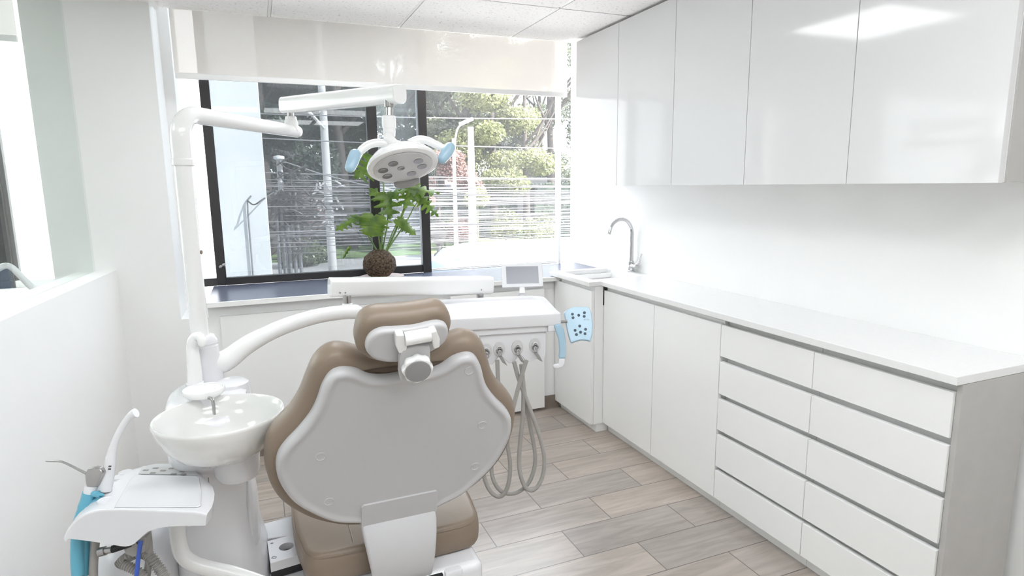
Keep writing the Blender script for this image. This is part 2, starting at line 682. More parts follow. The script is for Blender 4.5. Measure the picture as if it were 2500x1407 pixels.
m = MB()
m.box((-0.9, WY, 0), (-0.395, 4.1, 2.85))
m.box((-4, WY, 0), (-0.9, 4.1, 0.93))
m.box((-4, 3.98, 2.72), (-0.9, 4.1, 2.85))
m.box((-0.395, WY, 0), (WX, 4.1, 0.79))
m.box((-0.27, WY + 0.004, 0.79), (WX, 4.1, 0.845))
m.box((-0.395, 3.74, 0.79), (-0.345, 4.1, 2.85))
m.box((-0.345, 3.98, 2.72), (WX, 4.1, 2.85))
m.box((-0.215, WY - 0.014, 0), (1.0, WY, 0.79))
struct('wall_front', m, M_WALL, 'white window wall with wide pillar and recessed window niche', 'wall')
struct('wall_right', MB().box((WX, -2, 0), (2.35, 4.1, 2.85)), M_WALL, 'white wall behind the long worktop and upper cabinets', 'wall')
struct('wall_rear', MB().box((-4, -2.12, 0), (2.35, -2, 2.85)), M_WALL, 'white rear wall of the room', 'wall')
struct('wall_side', MB().box((-4.12, -2.12, 0), (-4, 4.1, 2.85)), M_WALL, 'far side wall of the neighbouring room', 'wall')

# low wall with glass above, a few degrees off the room axis
A = V((-0.65, WY, 0))
Bn = V((-1.022, -2.0, 0))
dn = (Bn - A).normalized()
nl = V((dn.y, -dn.x, 0))
if nl.x > 0:
    nl = -nl
m = MB()
m.prism([A, Bn, Bn + nl * 0.16, A + nl * 0.16], (0, 0, 1.06))
struct('wall_left', m, M_WALL, 'low white dividing wall under the glass partition', 'wall')
m = MB()
m.prism([A + nl * 0.084 + V((0, 0, 1.06)), Bn + nl * 0.084 + V((0, 0, 1.06)), Bn + nl * 0.092 + V((0, 0, 1.06)), A + nl * 0.092 + V((0, 0, 1.06))], (0, 0, CEILZ - 1.06 - 0.002))
struct('glass_partition', m, M_GL_PART, 'clear glass partition standing on the low left wall', 'glass wall')

# ceiling: slab, tegular tiles with gaps, white grid in the gaps
GX = [0.132 + 0.663 * k for k in range(-7, 4)]
GY = [2.878 + 0.663 * k for k in range(-8, 3)]
m = MB()
m.box((-4, -2, CEILZ + 0.008), (2.35, 3.535, 2.85))
m.box((-4, 3.535, 2.75), (2.35, 4.1, 2.85))
panels = {(0.132, 2.215), (0.132, 0.226), (0.795, 0.226), (-0.531, 0.226), (0.132, -1.1), (0.795, -1.1), (-1.857, 1.552), (-1.857, -0.437)}  # all but the window-side panel are added fill lights, out of view
pan = []
for i in range(len(GX) - 1):
    for j in range(len(GY) - 1):
        x0, x1, y0, y1 = GX[i], GX[i + 1], GY[j], GY[j + 1]
        hit = [p for p in panels if abs(p[0] - x0) < 0.02 and abs(p[1] - y0) < 0.02]
        if hit:
            pan.append((x0, x1, y0, y1))
            continue
        a, b_, c, d = max(x0 + 0.0095, -4), min(x1 - 0.0095, 2.17), max(y0 + 0.0095, -2), min(y1 - 0.0095, 3.53)
        if b_ - a > 0.03 and d - c > 0.03:
            m.box((a, c, CEILZ - 0.001), (b_, d, CEILZ + 0.009))
struct('ceiling', m, M_CEIL, 'suspended ceiling of speckled white tiles', 'ceiling')
m = MB()
for x in GX:
    if -4 < x < 2.17:
        m.box((x - 0.0065, -2, CEILZ + 0.001), (x + 0.0065, 3.53, CEILZ + 0.0085))
for y in GY:
    if -2 < y < 3.5:
        m.box((-4, y - 0.0065, CEILZ + 0.001), (2.17, y + 0.0065, CEILZ + 0.0085))
struct('trim_1', m, M_GRID, 'white metal grid between the ceiling tiles', 'ceiling grid')
m = MB()
m.prism([A + nl * -0.0 + V((0.275, 0.03, 0)), A + V((0.295, 0.03, 0)), V((-0.355, 2.2, 0)), V((-0.375, 2.2, 0))], (0, 0, 0.02))
for q in m.bm.verts:
    q.co.z += CEILZ - 0.022
struct('trim_2', m, M_GRID, 'white edge moulding at the ceiling above the pillar corner', 'ceiling trim')
def panel_label(x0, y0):
    if x0 < -1:
        return 'added unseen fill light panel in the neighbouring room, ' + ('nearer its window' if y0 > 1 else 'farther from its window')
    if y0 > 2:
        return 'square ceiling light panel nearest the window, in front of the wall cabinets'
    row = 'middle row' if y0 > 0 else 'rear row'
    col = 'over the chair side' if abs(x0 - 0.132) < 0.1 else 'nearest the wall cabinets' if x0 > 0.5 else 'nearest the glass partition'
    return 'added unseen fill light panel of the ' + row + ' behind the chair, ' + col


for k, (x0, x1, y0, y1) in enumerate(pan):
    t = thing('ceiling_light', ((x0 + x1) / 2, (y0 + y1) / 2, CEILZ - 0.004), panel_label(x0, y0), 'ceiling light', 'ceiling light panels')
    f = MB()
    for a, c in (((x0 + .008, y0 + .008), (x1 - .008, y0 + .03)), ((x0 + .008, y1 - .03), (x1 - .008, y1 - .008)), ((x0 + .008, y0 + .03), (x0 + .03, y1 - .03)), ((x1 - .03, y0 + .03), (x1 - .008, y1 - .03))):
        f.box((a[0], a[1], CEILZ - 0.004), (c[0], c[1], CEILZ + 0.006))
    f.build('frame', M_GRID, t)
    MB().box((x0 + .03, y0 + .03, CEILZ - 0.001), (x1 - .03, y1 - .03, CEILZ + 0.005)).build('diffuser', M_PANEL2 if y0 > 2 else M_PANEL_FILL, t)

# skirting tiles seen at the foot of the window wall
m = MB()
m.box((-0.22, WY - 0.022, 0), (1.0, WY - 0.0145, 0.085))
m.box((1.0, WY - 0.01, 0), (1.75, WY - 0.0005, 0.085))
struct('baseboard_front', m, M_BASEB, 'taupe tile skirting at the foot of the window wall', 'skirting')

# sill board
m = MB()
m.box((-0.27, 3.41, 0.846), (WX - 0.002, 3.425, 0.872), 0.002)
m.box((-0.27, WY + 0.005, 0.846), (WX - 0.002, 4.03, 0.868))
m.box((-0.27, 3.425, 0.846), (WX - 0.002, WY + 0.005, 0.870))
o = m.build('trim_3', [M_SILL, M_WALL], None, 40, True)
for p in o.data.polygons:
    c = p.center
    p.material_index = 1 if c.y < 3.4275 else 0
tag(o, 'dark blue-grey window sill board with white front lip', 'window sill', None, 'structure')

# window 1: dark sliding sashes, white right jamb
w = thing('window_1', (0.9, 4.05, 0.87), 'wide window with two dark framed sliding sashes', 'window')
w['kind'] = 'structure'
YF, YB = 4.03, 4.075
ZB, ZT = 0.868, 2.72
f = MB()
f.box((-0.345, YF, ZB), (-0.25, YB, 0.915), 0.002)
f.box((-0.345, YF, ZT - 0.04), (2.03, YB + 0.01, ZT))
f.build('track', M_FRAME, w)
f = MB()
f.box((1.075, YF + 0.012, ZB), (2.03, YB + 0.01, 0.876))
f.box((1.075, YF + 0.036, 0.876), (2.03, YB, 0.884))
f.build('sill_track', M_PLAS2, w)
f = MB()
f.box((-0.250, YF, ZB), (-0.198, YB, ZT - 0.04), 0.003)
f.box((0.684, YF, 0.913), (0.748, YB, ZT - 0.04), 0.003)
f.box((-0.198, YF, ZB), (0.748, YB, 0.913), 0.003)
s1 = f.build('sash', M_FRAME, w)
MB().box((-0.198, YF + 0.018, 0.913), (0.684, YF + 0.024, ZT - 0.04)).build('pane', M_GL_TINT, s1)
f = MB()
for dx in (0.0, 0.016):
    f.lathe([(0.011, 0), (0.012, 0.006), (0.009, 0.02), (0.0, 0.022)], (-0.222 + dx, YF, 0.985 + dx * 0.6), (0, -1, 0), 14)
f.build('latch', M_STEEL, s1)
f = MB()
f.box((1.013, YF - 0.004, ZB), (1.072, YB + 0.01, ZT - 0.04), 0.003)
f.box((0.7485, YF + 0.004, ZB), (1.013, YB, 0.918), 0.003)
s2 = f.build('sash', M_FRAME, w)
MB().box((0.7485, YF + 0.018, 0.918), (1.013, YF + 0.024, ZT - 0.04)).build('pane', M_GL_LIGHT, s2)
MB().box((2.03, YF - 0.01, 0.869), (2.05, YB, ZT), 0.002).build('jamb', M_WALL, w)
MB().box((-0.345, YF + 0.03, 0.915), (-0.25, YF + 0.034, ZT - 0.04)).box((1.072, YF + 0.03, 0.895), (2.03, YF + 0.034, ZT - 0.04)).box((2.05, YF + 0.03, 0.87), (WX - 0.001, YF + 0.034, ZT)).build('clear_pane', M_GL_CLEAR, w)

# window 2: in the neighbouring room, seen through the partition
w = thing('window_2', (-2, 4.05, 0.94), 'window of the neighbouring room seen through the glass partition', 'window')
w['kind'] = 'structure'
f = MB()
f.box((-1.30, YF, 0.97), (-1.225, YB, ZT), 0.003)
f.box((-1.225, YF + 0.01, 0.97), (-1.205, YB, ZT), 0.002)
f.box((-3.2, YF, 0.93), (-1.225, YB, 0.97))
f.box((-3.2, YF, 0.97), (-3.12, YB, ZT))
f.build('sash', M_FRAME, w)
MB().box((-1.225, YF, 0.931), (-0.901, YB, 0.968)).build('track', M_WALL, w)
MB().box((-3.12, YF + 0.018, 0.97), (-1.30, YF + 0.024, ZT)).build('pane', M_GL_CLEAR, w)
MB().box((-1.205, YF + 0.018, 0.968), (-0.901, YF + 0.022, ZT)).build('clear_pane', M_GL_CLEAR, w)


def blind(x0, x1, zr, label):
    t = thing('roller_blind', ((x0 + x1) / 2, 3.515, CEILZ - 0.03), label, 'blind', 'roller blinds')
    MB().box((x0, 3.5145, zr), (x1, 3.5155, CEILZ - 0.002)).build('fabric', M_FAB, t)
    MB().box((x0, 3.508, zr - 0.026), (x1, 3.522, zr + 0.002), 0.004).build('bottom_rail', M_WALL, t)
    return t


blind(-0.318, 1.834, 2.004, 'wide cream roller blind half down over the main window')
blind(-3.1, -0.93, 2.128, 'cream roller blind in the neighbouring room behind the glass')

# things in the neighbouring room, seen at the far left through the partition
t = thing('neighbour_worktop', (-1.75, 3.2, 0), 'small white cabinet with dark top in the neighbouring room', 'cabinet')
MB().box((-2.4, 2.95, 0), (-1.26, 3.4, 0.86), 0.004).build('body', M_LAM, t)
MB().box((-2.42, 2.93, 0.86), (-1.24, 3.42, 0.885), 0.004).build('top', M_SILL, t)
t = thing('equipment_box', (-1.75, 3.2, 0.885), 'black and white appliance on the cabinet in the neighbouring room', 'equipment')
MB().box((-1.95, 3.05, 0.885), (-1.36, 3.33, 0.955), 0.006).build('body', M_BLACK, t)
MB().box((-1.97, 3.03, 0.955), (-1.30, 3.35, 0.972), 0.006).build('lid', M_LAM, t)
m = MB()
m.tube(catmull([aty(px, py, 3.05) for px, py in ((-60, 700), (-20, 668), (6, 651), (26, 652), (48, 672), (72, 697), (92, 716), (100, 735), (104, 800))], 5), 0.0125, 12)
tag(m.build('curved_hose', M_PLAS), 'curved white tube rising behind the low wall at far left', 'tube')

# ================================================================== CABINETS
XF = 1.794
# worktop, L-shaped with a sink
xs = [1.697, 1.765, 1.774, 2.112, WX - 0.001]
ys = [1.047, 2.979, 3.058, 3.440, 3.487]


def wfill(i, j):
    if j == 0:
        return i >= 2
    if j == 2 and i in (1, 2):
        return False
    return True


wt = grid_slab(xs, ys, wfill, 0.874, 0.9, 0.0025).build('worktop', M_STONE)
tag(wt, 'long white quartz worktop with a step out at the sink', 'worktop')
m = MB()
rr = []
for k, (ins, z) in enumerate(((0.0, 0.899), (0.004, 0.892), (0.008, 0.80), (0.03, 0.775), (0.14, 0.772))):
    x0, x1, y0, y1 = 1.765 + ins, 2.112 - ins, 3.058 + ins, 3.44 - ins
    r0 = max(0.004, min(0.03, 0.03 if k else 0.0251))
    ring = []
    for cx, cy, a0 in ((x1 - r0, y1 - r0, 0), (x0 + r0, y1 - r0, 90), (x0 + r0, y0 + r0, 180), (x1 - r0, y0 + r0, 270)):
        for q in range(5):
            an = math.radians(a0 + q * 22.5)
            ring.append(V((cx + r0 * math.cos(an), cy + r0 * math.sin(an), z)))
    rr.append(ring)
m.rings(rr, False, True)
x0, x1, y0, y1 = 1.765, 2.112, 3.058, 3.44
for cx, cy, sx_, sy_ in ((x1, y1, -1, -1), (x0, y1, 1, -1), (x0, y0, 1, 1), (x1, y0, -1, 1)):
    m.box((min(cx, cx + sx_ * 0.026), min(cy, cy + sy_ * 0.026), 0.895), (max(cx, cx + sx_ * 0.026) - 0, max(cy, cy + sy_ * 0.026), 0.8985)) if False else None
m.build('basin', M_STONE, wt) if False else None
# basin as a child of the worktop: shift to the worktop's origin
me_off = wt.location
m.bm.transform(Matrix.Translation(V((0, 0, 0))))
bo = m.build('sink_basin', M_STONE, wt)

# tap
FX, FY = 2.142, 3.235
t = thing('tap', (FX, FY, 0.9), 'chrome gooseneck mixer tap beside the sink', 'tap')
MB().lathe([(0.024, 0), (0.024, 0.006), (0.019, 0.010), (0.019, 0.062), (0.017, 0.068), (0, 0.069)], (FX, FY, 0.9), seg=24).build('base', M_CHROME, t)
pts = [V((FX, FY, 0.96)), V((FX, FY, 1.05)), V((FX, FY, 1.145))]
for k in range(1, 11):
    an = PI * 0.93 * k / 10
    pts.append(V((FX - 0.085 + 0.085 * math.cos(an), FY - 0.015 * k / 10, 1.145 + 0.085 * math.sin(an))))
pts.append(pts[-1] + V((-0.006, 0, -0.022)))
MB().tube(pts, [0.013] * 3 + [0.0115] * (len(pts) - 3), 16).build('spout', M_CHROME, t)
MB().tube([V((FX, FY, 0.935)), V((FX + 0.002, FY - 0.06, 0.938))], 0.017, 18).build('valve', M_CHROME, t)
m = MB()
m.tube(catmull([V((FX + 0.003, FY - 0.045, 0.945)), V((FX + 0.004, FY - 0.075, 0.965)), V((FX + 0.006, FY - 0.09, 1.0)), V((FX + 0.008, FY - 0.098, 1.02))], 4), [0.010, .010, .009, .009, .008, .008, .007, .007, .007, .006, .006, .006, .005], 12)
m.build('lever', M_CHROME, t)

p = atz(1408, 637, 0.872)
t = thing('small_dish', (p.x, p.y, 0.872), 'small flat white dish with a brownish edge lying on the sill behind the sink', 'dish')
MB().box((p.x - 0.045, p.y - 0.03, 0.8725), (p.x + 0.045, p.y + 0.03, 0.8765), 0.0015).build('base', M_LEATH, t)
MB().box((p.x - 0.05, p.y - 0.034, 0.877), (p.x + 0.05, p.y + 0.034, 0.884), 0.003).build('top', M_CERAM, t)

# base cabinets
DR = [(0.709, 0.846), (0.541, 0.685), (0.377, 0.518), (0.207, 0.354), (0.056, 0.188)]


def drawer_cabinet(y0, y1, label, panel):
    t = thing('drawer_cabinet', (1.97, (y0 + y1) / 2, 0), label, 'drawer unit', 'drawer units under the worktop')
    ys_ = y0 - (0.014 if panel else 0)
    MB().box((1.836, y0 + 0.001, 0.056), (2.110, y1 - 0.001, 0.872)).build('body', M_LAM, t)
    MB().box((1.832, y0 + 0.001, 0), (2.110, y1 - 0.001, 0.0555)).build('plinth', M_LAM, t)
    if panel:
        MB().box((1.803, y0 - 0.016, 0), (2.114, y0, 0.8735), 0.001).build('end_panel', M_LAM_SHADE, t)
    for z0, z1 in DR:
        m = MB()
        m.box((XF, y0 + 0.0015, z0), (XF + 0.019, y1 - 0.0015, z1), 0.0015)
        m.box((XF + 0.019, y0 + 0.006, z0 + 0.012), (1.836, y1 - 0.006, z1 - 0.03))
        m.build('drawer', M_LAM, t)
    return t


drawer_cabinet(1.063, 1.541, 'white five-drawer unit at the near end of the worktop with end panel greyed for shade', True)
drawer_cabinet(1.541, 2.017, 'white five-drawer unit beside the plain cabinet doors', False)
t = thing('base_cabinet', (1.97, 2.5, 0), 'white two-door base cabinet between the drawers and the sink', 'cabinet')
MB().box((1.816, 2.018, 0.056), (2.165, 2.977, 0.872)).build('body', M_LAM, t)
MB().box((1.832, 2.018, 0), (2.165, 2.977, 0.0555)).build('plinth', M_LAM, t)
for y0, y1 in ((2.019, 2.496), (2.499, 2.976)):
    MB().box((XF, y0, 0.056), (XF + 0.020, y1, 0.847), 0.0015).build('door', M_LAM, t)
t = thing('sink_cabinet', (1.95, 3.2, 0), 'white cabinet under the sink, standing out beside the window wall', 'cabinet')
m = MB()
m.box((1.7375, 2.980, 0.05), (1.79, 2.998, 0.873))
m.box((1.79, 2.980, 0.05), (2.165, 2.998, 0.76))
m.box((1.7375, 3.425, 0.05), (2.165, 3.443, 0.76))
m.box((1.7375, 2.998, 0.05), (2.165, 3.425, 0.068))
m.box((1.7375, 2.998, 0.76), (1.755, 3.40, 0.873))
m.build('body', M_LAM, t)
MB().box((1.755, 2.985, 0), (2.165, 3.44, 0.0495)).build('plinth', M_LAM, t)
MB().box((1.717, 2.986, 0.05), (1.7365, 3.449, 0.846), 0.0015).build('door', M_LAM, t)
tag(MB().box((1.02, WY - 0.032, 0.02), (1.632, WY - 0.0105, 0.80), 0.002).build('access_panel', M_LAM), 'white access panel on the wall under the sill beside the sink cabinet', 'panel')

# upper cabinets
UE = [3.43, 2.956, 2.468, 1.989, 1.512, 1.045]
UL = ['white gloss wall cabinet nearest the window', 'second white gloss wall cabinet from the window', 'middle white gloss wall cabinet of the row of five',
      'fourth white gloss wall cabinet, light glare on its top corner', 'last white gloss wall cabinet, farthest from the window']
for k in range(5):
    y1, y0 = UE[k], UE[k + 1]
    t = thing('wall_cabinet', (2.0, (y0 + y1) / 2, 1.434), UL[k], 'cabinet', 'wall cabinets over the worktop')
    MB().box((1.8725, y0 + 0.001, 1.436), (WX - 0.001, y1 - 0.001, 2.288)).build('body', M_LAM, t)
    if k == 4:
        MB().box((1.8765, y0 - 0.004, 1.437), (WX - 0.001, y0 + 0.0005, 2.287)).build('end_panel', M_LAM_SHADE, t)  # thin side sheet, greyed in place of shade on the cabinet end
    MB().box((1.85, y0 + 0.0012, 1.434), (1.8715, y1 - 0.0012, 2.289), 0.0015).build('door', M_GLOSS, t)

# ================================================================== DENTAL CHAIR
CX = 0.29
t = thing('dental_chair', (CX, 1.9, 0), 'taupe leather dental chair with white backrest shell and headrest, seen from behind', 'chair')
tl = math.radians(20)
U = V((1, 0, 0))
UP = V((0, -math.sin(tl), math.cos(tl)))
NF = V((0, math.cos(tl), math.sin(tl)))      # towards the window: the sitter's side
O = V((CX, 1.5, 0.62))
half = [(0.0, -0.046), (0.062, -0.046), (0.115, -0.032), (0.172, -0.008), (0.222, 0.038), (0.260, 0.086), (0.283, 0.140), (0.2925, 0.190), (0.287, 0.236),
        (0.268, 0.270), (0.240, 0.303), (0.214, 0.340), (0.198, 0.375), (0.184, 0.420), (0.166, 0.449), (0.142, 0.457), (0.112, 0.449), (0.082, 0.429), (0.045, 0.4215), (0.0, 0.424)]
shell = half + [(-a, b) for a, b in reversed(half[1:-1])]
lh = [(0.0, -0.084), (0.075, -0.083), (0.137, -0.068), (0.190, -0.040), (0.238, -0.002), (0.283, 0.055), (0.306, 0.110), (0.316, 0.165), (0.316, 0.212), (0.309, 0.252),
      (0.286, 0.292), (0.257, 0.326), (0.233, 0.368), (0.216, 0.415), (0.200, 0.455), (0.180, 0.478), (0.152, 0.488), (0.118, 0.481), (0.075, 0.462), (0.04, 0.455), (0.0, 0.456)]
leath = lh + [(-a, b) for a, b in reversed(lh[1:-1])]
m = MB()
m.pad(shell, O, U, UP, NF, [(0.030, -0.0085), (0.022, -0.0090), (0.017, -0.0120), (0.012, -0.0128), (0.007, -0.0110), (0.003, -0.0065), (0.0005, 0.000), (0.0, 0.008), (0.0, 0.03), (0.02, 0.035)])
# shallow raised field is the shell itself; lower pocket panel outline
m.build('backrest_shell', M_SHELL, t, 30)
m = MB()
m.pad(leath, O, U, UP, NF, [(0.05, 0.012), (0.028, 0.012), (0.012, 0.018), (0.003, 0.030), (0.0, 0.048), (0.002, 0.068), (0.010, 0.084), (0.026, 0.095), (0.06, 0.102), (0.11, 0.105)])
m.build('backrest_cushion', M_LEATH, t, 60)
for a, c in ((1146, 905), (1177, 1038), (1160, 1139), (783, 1115), (803, 1225)):
    p = onp(a, c, O - NF * 0.0084, NF)
    MB().lathe([(0.0125, 0.0), (0.0125, 0.0012), (0.0110, 0.0018), (0.0100, 0.0006), (0.0, 0.0006)], p, -NF, 20).build('screw_cap', M_SHELL, t)
# pocket panel and bracket
MB().pad([(-0.100, -0.043), (0.100, -0.043), (0.100, 0.028), (0.094, 0.034), (-0.094, 0.034), (-0.100, 0.028)], O, U, UP, NF, [(0.0, -0.0080), (0.0, -0.0132), (0.0012, -0.0140)], 1).build('pocket_panel', M_SHELL, t)
br = MB()
sec = [(1.512, 0.585, 0.100), (1.496, 0.560, 0.098), (1.484, 0.53, 0.094), (1.478, 0.50, 0.090), (1.476, 0.47, 0.086), (1.480, 0.44, 0.082), (1.488, 0.41, 0.079), (1.50, 0.385, 0.077), (1.52, 0.36, 0.076)]
R = []
for k, (y, z, hw) in enumerate(sec):
    a = sec[max(0, k - 1)]
    c = sec[min(len(sec) - 1, k + 1)]
    tg = V((0, c[0] - a[0], c[1] - a[1])).normalized()
    n = V((0, tg.z, -tg.y))
    if n.y > 0:
        n = -n
    p = V((CX, y, z))
    ring = []
    for x in (-1, -0.97, -0.9, -0.5, 0, 0.5, 0.9, 0.97, 1):
        ring.append(p + U * hw * x + n * (0.0 if abs(x) == 1 else 0.004 if abs(x) > 0.95 else 0.006))
    for x in (1, 0.5, 0, -0.5, -1):
        ring.append(p + U * hw * x - n * 0.016)
    R.append(ring)
br.rings(R)
br.build('backrest_bracket', M_SHELL, t, 50)

# headrest
HC = aty(985, 806, 1.285)
ht = math.radians(24)
HU = V((1, 0, 0))
HUP = V((0, -math.sin(ht), math.cos(ht)))
HN = V((0, math.cos(ht), math.sin(ht)))
px_h = [(868, 838), (871, 812), (880, 792), (898, 777), (925, 769), (965, 766), (1005, 762), (1045, 756), (1070, 752), (1088, 757), (1100, 772), (1104, 797), (1096, 822), (1084, 844), (1060, 861), (1022, 875), (975, 884), (930, 886), (898, 878), (876, 862)]
px_s = [(889, 838), (893, 818), (908, 802), (932, 793), (968, 791), (1010, 787), (1048, 778), (1070, 777), (1085, 784), (1090, 801), (1085, 818), (1072, 832), (1050, 846), (1012, 858), (975, 871), (938, 872), (910, 865), (895, 853)]


def to_uv(pl, o, u, v, n):
    out = []
    for q in pl:
        p = onp(q[0], q[1], o, n) - o
        out.append((p.dot(u), p.dot(v)))
    return out


ho = to_uv(px_h, HC, HU, HUP, HN)
hs = to_uv(px_s, HC, HU, HUP, HN)
m = MB()
m.pad(hs, HC, HU, HUP, HN, [(0.012, -0.022), (0.006, -0.022), (0.002, -0.019), (0, -0.012), (0.0, 0.01), (0.01, 0.012)], 3)
hsh = m.build('headrest_shell', M_SHELL, t, 40)
m = MB()
m.pad(ho, HC, HU, HUP, HN, [(0.03, -0.006), (0.016, -0.007), (0.006, -0.001), (0.0, 0.012), (0.0, 0.032), (0.004, 0.048), (0.012, 0.056), (0.022, 0.060), (0.03, 0.061)], 3)
m.build('headrest_cushion', M_LEATH, t, 60)
# hinge block with two side lugs, neck plate and knob, all behind the headrest
K = HC - HN * 0.022


def hp(px, py, off):
    return onp(px, py, HC - HN * off, HN)


m = MB()
for poly in ([(961, 803), (981, 802), (989, 826), (988, 845), (968, 848), (960, 828)], [(1043, 797), (1059, 792), (1068, 812), (1068, 833), (1052, 838), (1048, 815)]):
    m = MB()
    m.prism([hp(a, c, 0.020) for a, c in poly], -HN * 0.024, 0.004)
    m.build('hinge_lug', M_ENAM, t)
m = MB()
a, c = hp(988, 828, 0.040), hp(1050, 817, 0.040)
ax = (c - a)
m.tube([a, c], 0.0155, 18, up=(0, 0, 1))
m.build('hinge_barrel', M_ENAM, t)
m = MB()
poly = [(975, 842), (1000, 836), (1030, 833), (1046, 836), (1046, 872), (1050, 885), (1040, 905), (1000, 920), (975, 921), (970, 900), (971, 865)]
m.prism([hp(q[0], q[1], 0.026) for q in poly], -HN * 0.018, 0.004)
m.build('neck_plate', M_SHELL, t)
KC = hp(1018, 896, 0.050)
kn = (-HN * 0.93 + V((-0.05, 0, -0.15))).normalized()
kn = (-CF * 0.55 + V((0.10, -0.55, -0.52))).normalized()
prof_ring = []
m = MB()
kx = kn.orthogonal().normalized()
ky = kn.cross(kx)
R = []
for r, h in ((0.023, -0.010), (0.030, -0.007), (0.033, 0.0), (0.033, 0.010), (0.031, 0.015), (0.026, 0.0165)):
    R.append([KC + kn * h + (kx * math.cos(2 * PI * i / 48) + ky * math.sin(2 * PI * i / 48)) * (r + (0.0016 * math.cos(2 * PI * i / 48 * 8) if r > 0.024 else 0)) for i in range(48)])
m.rings(R)
kb = m.build('headrest_knob', M_ENAM, t)
MB().lathe([(0.0280, 0.0150), (0.0280, 0.0170), (0.0255, 0.0182), (0.0, 0.0182)], KC, kn, 32).build('knob_face', M_KNOB, kb)
MB().tube([KC - kn * 0.02, KC], 0.012, 16).build('knob_stem', M_ENAM, kb)

# seat and legrest
m = MB()
seat_o = [(-0.250, 0.045), (-0.243, 0.005), (-0.222, -0.022), (-0.185, -0.033), (-0.10, -0.036), (0.10, -0.036), (0.185, -0.033), (0.222, -0.022), (0.243, 0.005), (0.250, 0.045), (0.262, 0.16), (0.258, 0.36), (0.225, 0.50), (-0.225, 0.50), (-0.258, 0.36), (-0.262, 0.16)]
SO = V((CX + 0.002, 1.572, 0.0))
m.pad(seat_o, SO, V((1, 0, 0)), V((0, 1, 0)), V((0, 0, 1)), [(0.014, 0.412), (0.007, 0.415), (0.002, 0.424), (0.0, 0.445), (0.001, 0.475), (0.004, 0.487), (0.008, 0.4935), (0.013, 0.4975), (0.018, 0.499)], 5)
so = m.build('seat_cushion', M_LEATH, t, 50)
for x in (-0.115, 0.115):
    MB().tube([V((CX + x, 1.552, 0.495)), V((CX + x, 1.58, 0.5005)), V((CX + x, 1.75, 0.5005))], 0.0016, 6).build('seam', M_LEATH, so)
pp = [SO + V((p.x, p.y, 0.4885)) for p in catmull([V((a, c, 0)) for a, c in seat_o], 4, True)]
cen = sum(pp, V((0, 0, 0))) / len(pp)
pp = [cen + (p - cen) * 0.984 for p in pp]
MB().tube(pp + [pp[0]], 0.0016, 6, cap=False).build('piping', M_LEATH, so)
m = MB()
m.pad([(-0.22, 0), (0.22, 0), (0.225, 0.3), (0.20, 0.62), (0.12, 0.70), (-0.12, 0.70), (-0.20, 0.62), (-0.225, 0.3)], V((CX, 2.06, 0)), V((1, 0, 0)), V((0, 1, 0)), V((0, 0, 1)), [(0.03, 0.40), (0.008, 0.404), (0, 0.43), (0.003, 0.455), (0.02, 0.47), (0.05, 0.474)], 4)
m.build('legrest', M_LEATH, t, 50)
m = MB()
m.box((CX - 0.225, 1.475, 0.12), (CX + 0.224, 2.05, 0.410), 0.022, 3)
m.build('seat_base', M_PLAS, t)
m = MB()
m.box((CX - 0.16, 1.80, 0.0), (CX + 0.16, 2.6, 0.06), 0.015)
m.box((CX - 0.12, 1.95, 0.06), (CX + 0.12, 2.5, 0.40), 0.02)
m.build('pedestal', M_PLAS, t)
MB().box((CX - 0.085, 1.473, 0.398), (CX + 0.105, 1.56, 0.404), 0.001).build('bracket_slot', M_BLACK, t)
MB().box((CX + 0.110, 1.468, 0.385), (CX + 0.16, 1.53, 0.408), 0.006).build('base_clip', M_PLAS, t)
m = MB()
m.prism([V((CX + 0.20, 1.64, 0.36)), V((CX + 0.262, 1.66, 0.405)), V((CX + 0.262, 1.80, 0.405)), V((CX + 0.20, 1.80, 0.36))], (0, 0, -0.05), 0.01)
m.build('seat_skirt', M_PLAS2, t)

# ================================================================== DENTAL UNIT (tower, spittoon, pole)
PX, PY = -0.179, 1.964
t = thing('dental_unit', (-0.16, 1.84, 0), 'white spittoon tower with ceramic bowl and cup filler beside the chair', 'dental unit')


def rsec(cx, cy, hx, hy, z, n=40, e=3.2):
    out = []
    for k in range(n):
        a = 2 * PI * k / n
        c, s_ = math.cos(a), math.sin(a)
        out.append(V((cx + hx * abs(c) ** (2 / e) * (1 if c > 0 else -1), cy + hy * abs(s_) ** (2 / e) * (1 if s_ > 0 else -1), z)))
    return out


m = MB()
m.rings([rsec(-0.160, 1.86, 0.150, 0.22, 0.0), rsec(-0.160, 1.86, 0.152, 0.22, 0.03), rsec(-0.160, 1.855, 0.145, 0.20, 0.25), rsec(-0.163, 1.85, 0.115, 0.17, 0.42), rsec(-0.168, 1.84, 0.100, 0.155, 0.55),
         rsec(-0.170, 1.84, 0.099, 0.15, 0.70), rsec(-0.170, 1.84, 0.100, 0.15, 0.80), rsec(-0.168, 1.85, 0.103, 0.145, 0.845), rsec(-0.166, 1.87, 0.100, 0.125, 0.868), rsec(-0.164, 1.885, 0.086, 0.105, 0.876)])
m.build('tower_body', M_PLAS, t, 50)
m = MB()
m.lathe([(0.052, 0.84), (0.050, 0.872), (0.047, 0.885), (0.034, 0.893), (0, 0.894)], (-0.105, 1.905, 0), (0, 0, 1), 28)
m.build('tower_cap', M_PLAS, t)
m = MB()
m.tube([V((-0.1600, 1.690, 0.35)), V((-0.1650, 1.6895, 0.50)), V((-0.168, 1.690, 0.70))], 0.0012, 6)
m.build('panel_seam', M_GREY, t)
m = MB()
R = []
for f in range(11):
    z = 0.33 + 0.38 * f / 10
    w_ = math.sin(PI * (0.08 + 0.84 * f / 10)) ** 0.6
    R.append([V((-0.076 + 0.020 * w_ * math.cos(2 * PI * k / 20), 1.80 + 0.085 * w_ * math.sin(2 * PI * k / 20), z)) for k in range(20)])
m.rings(R)
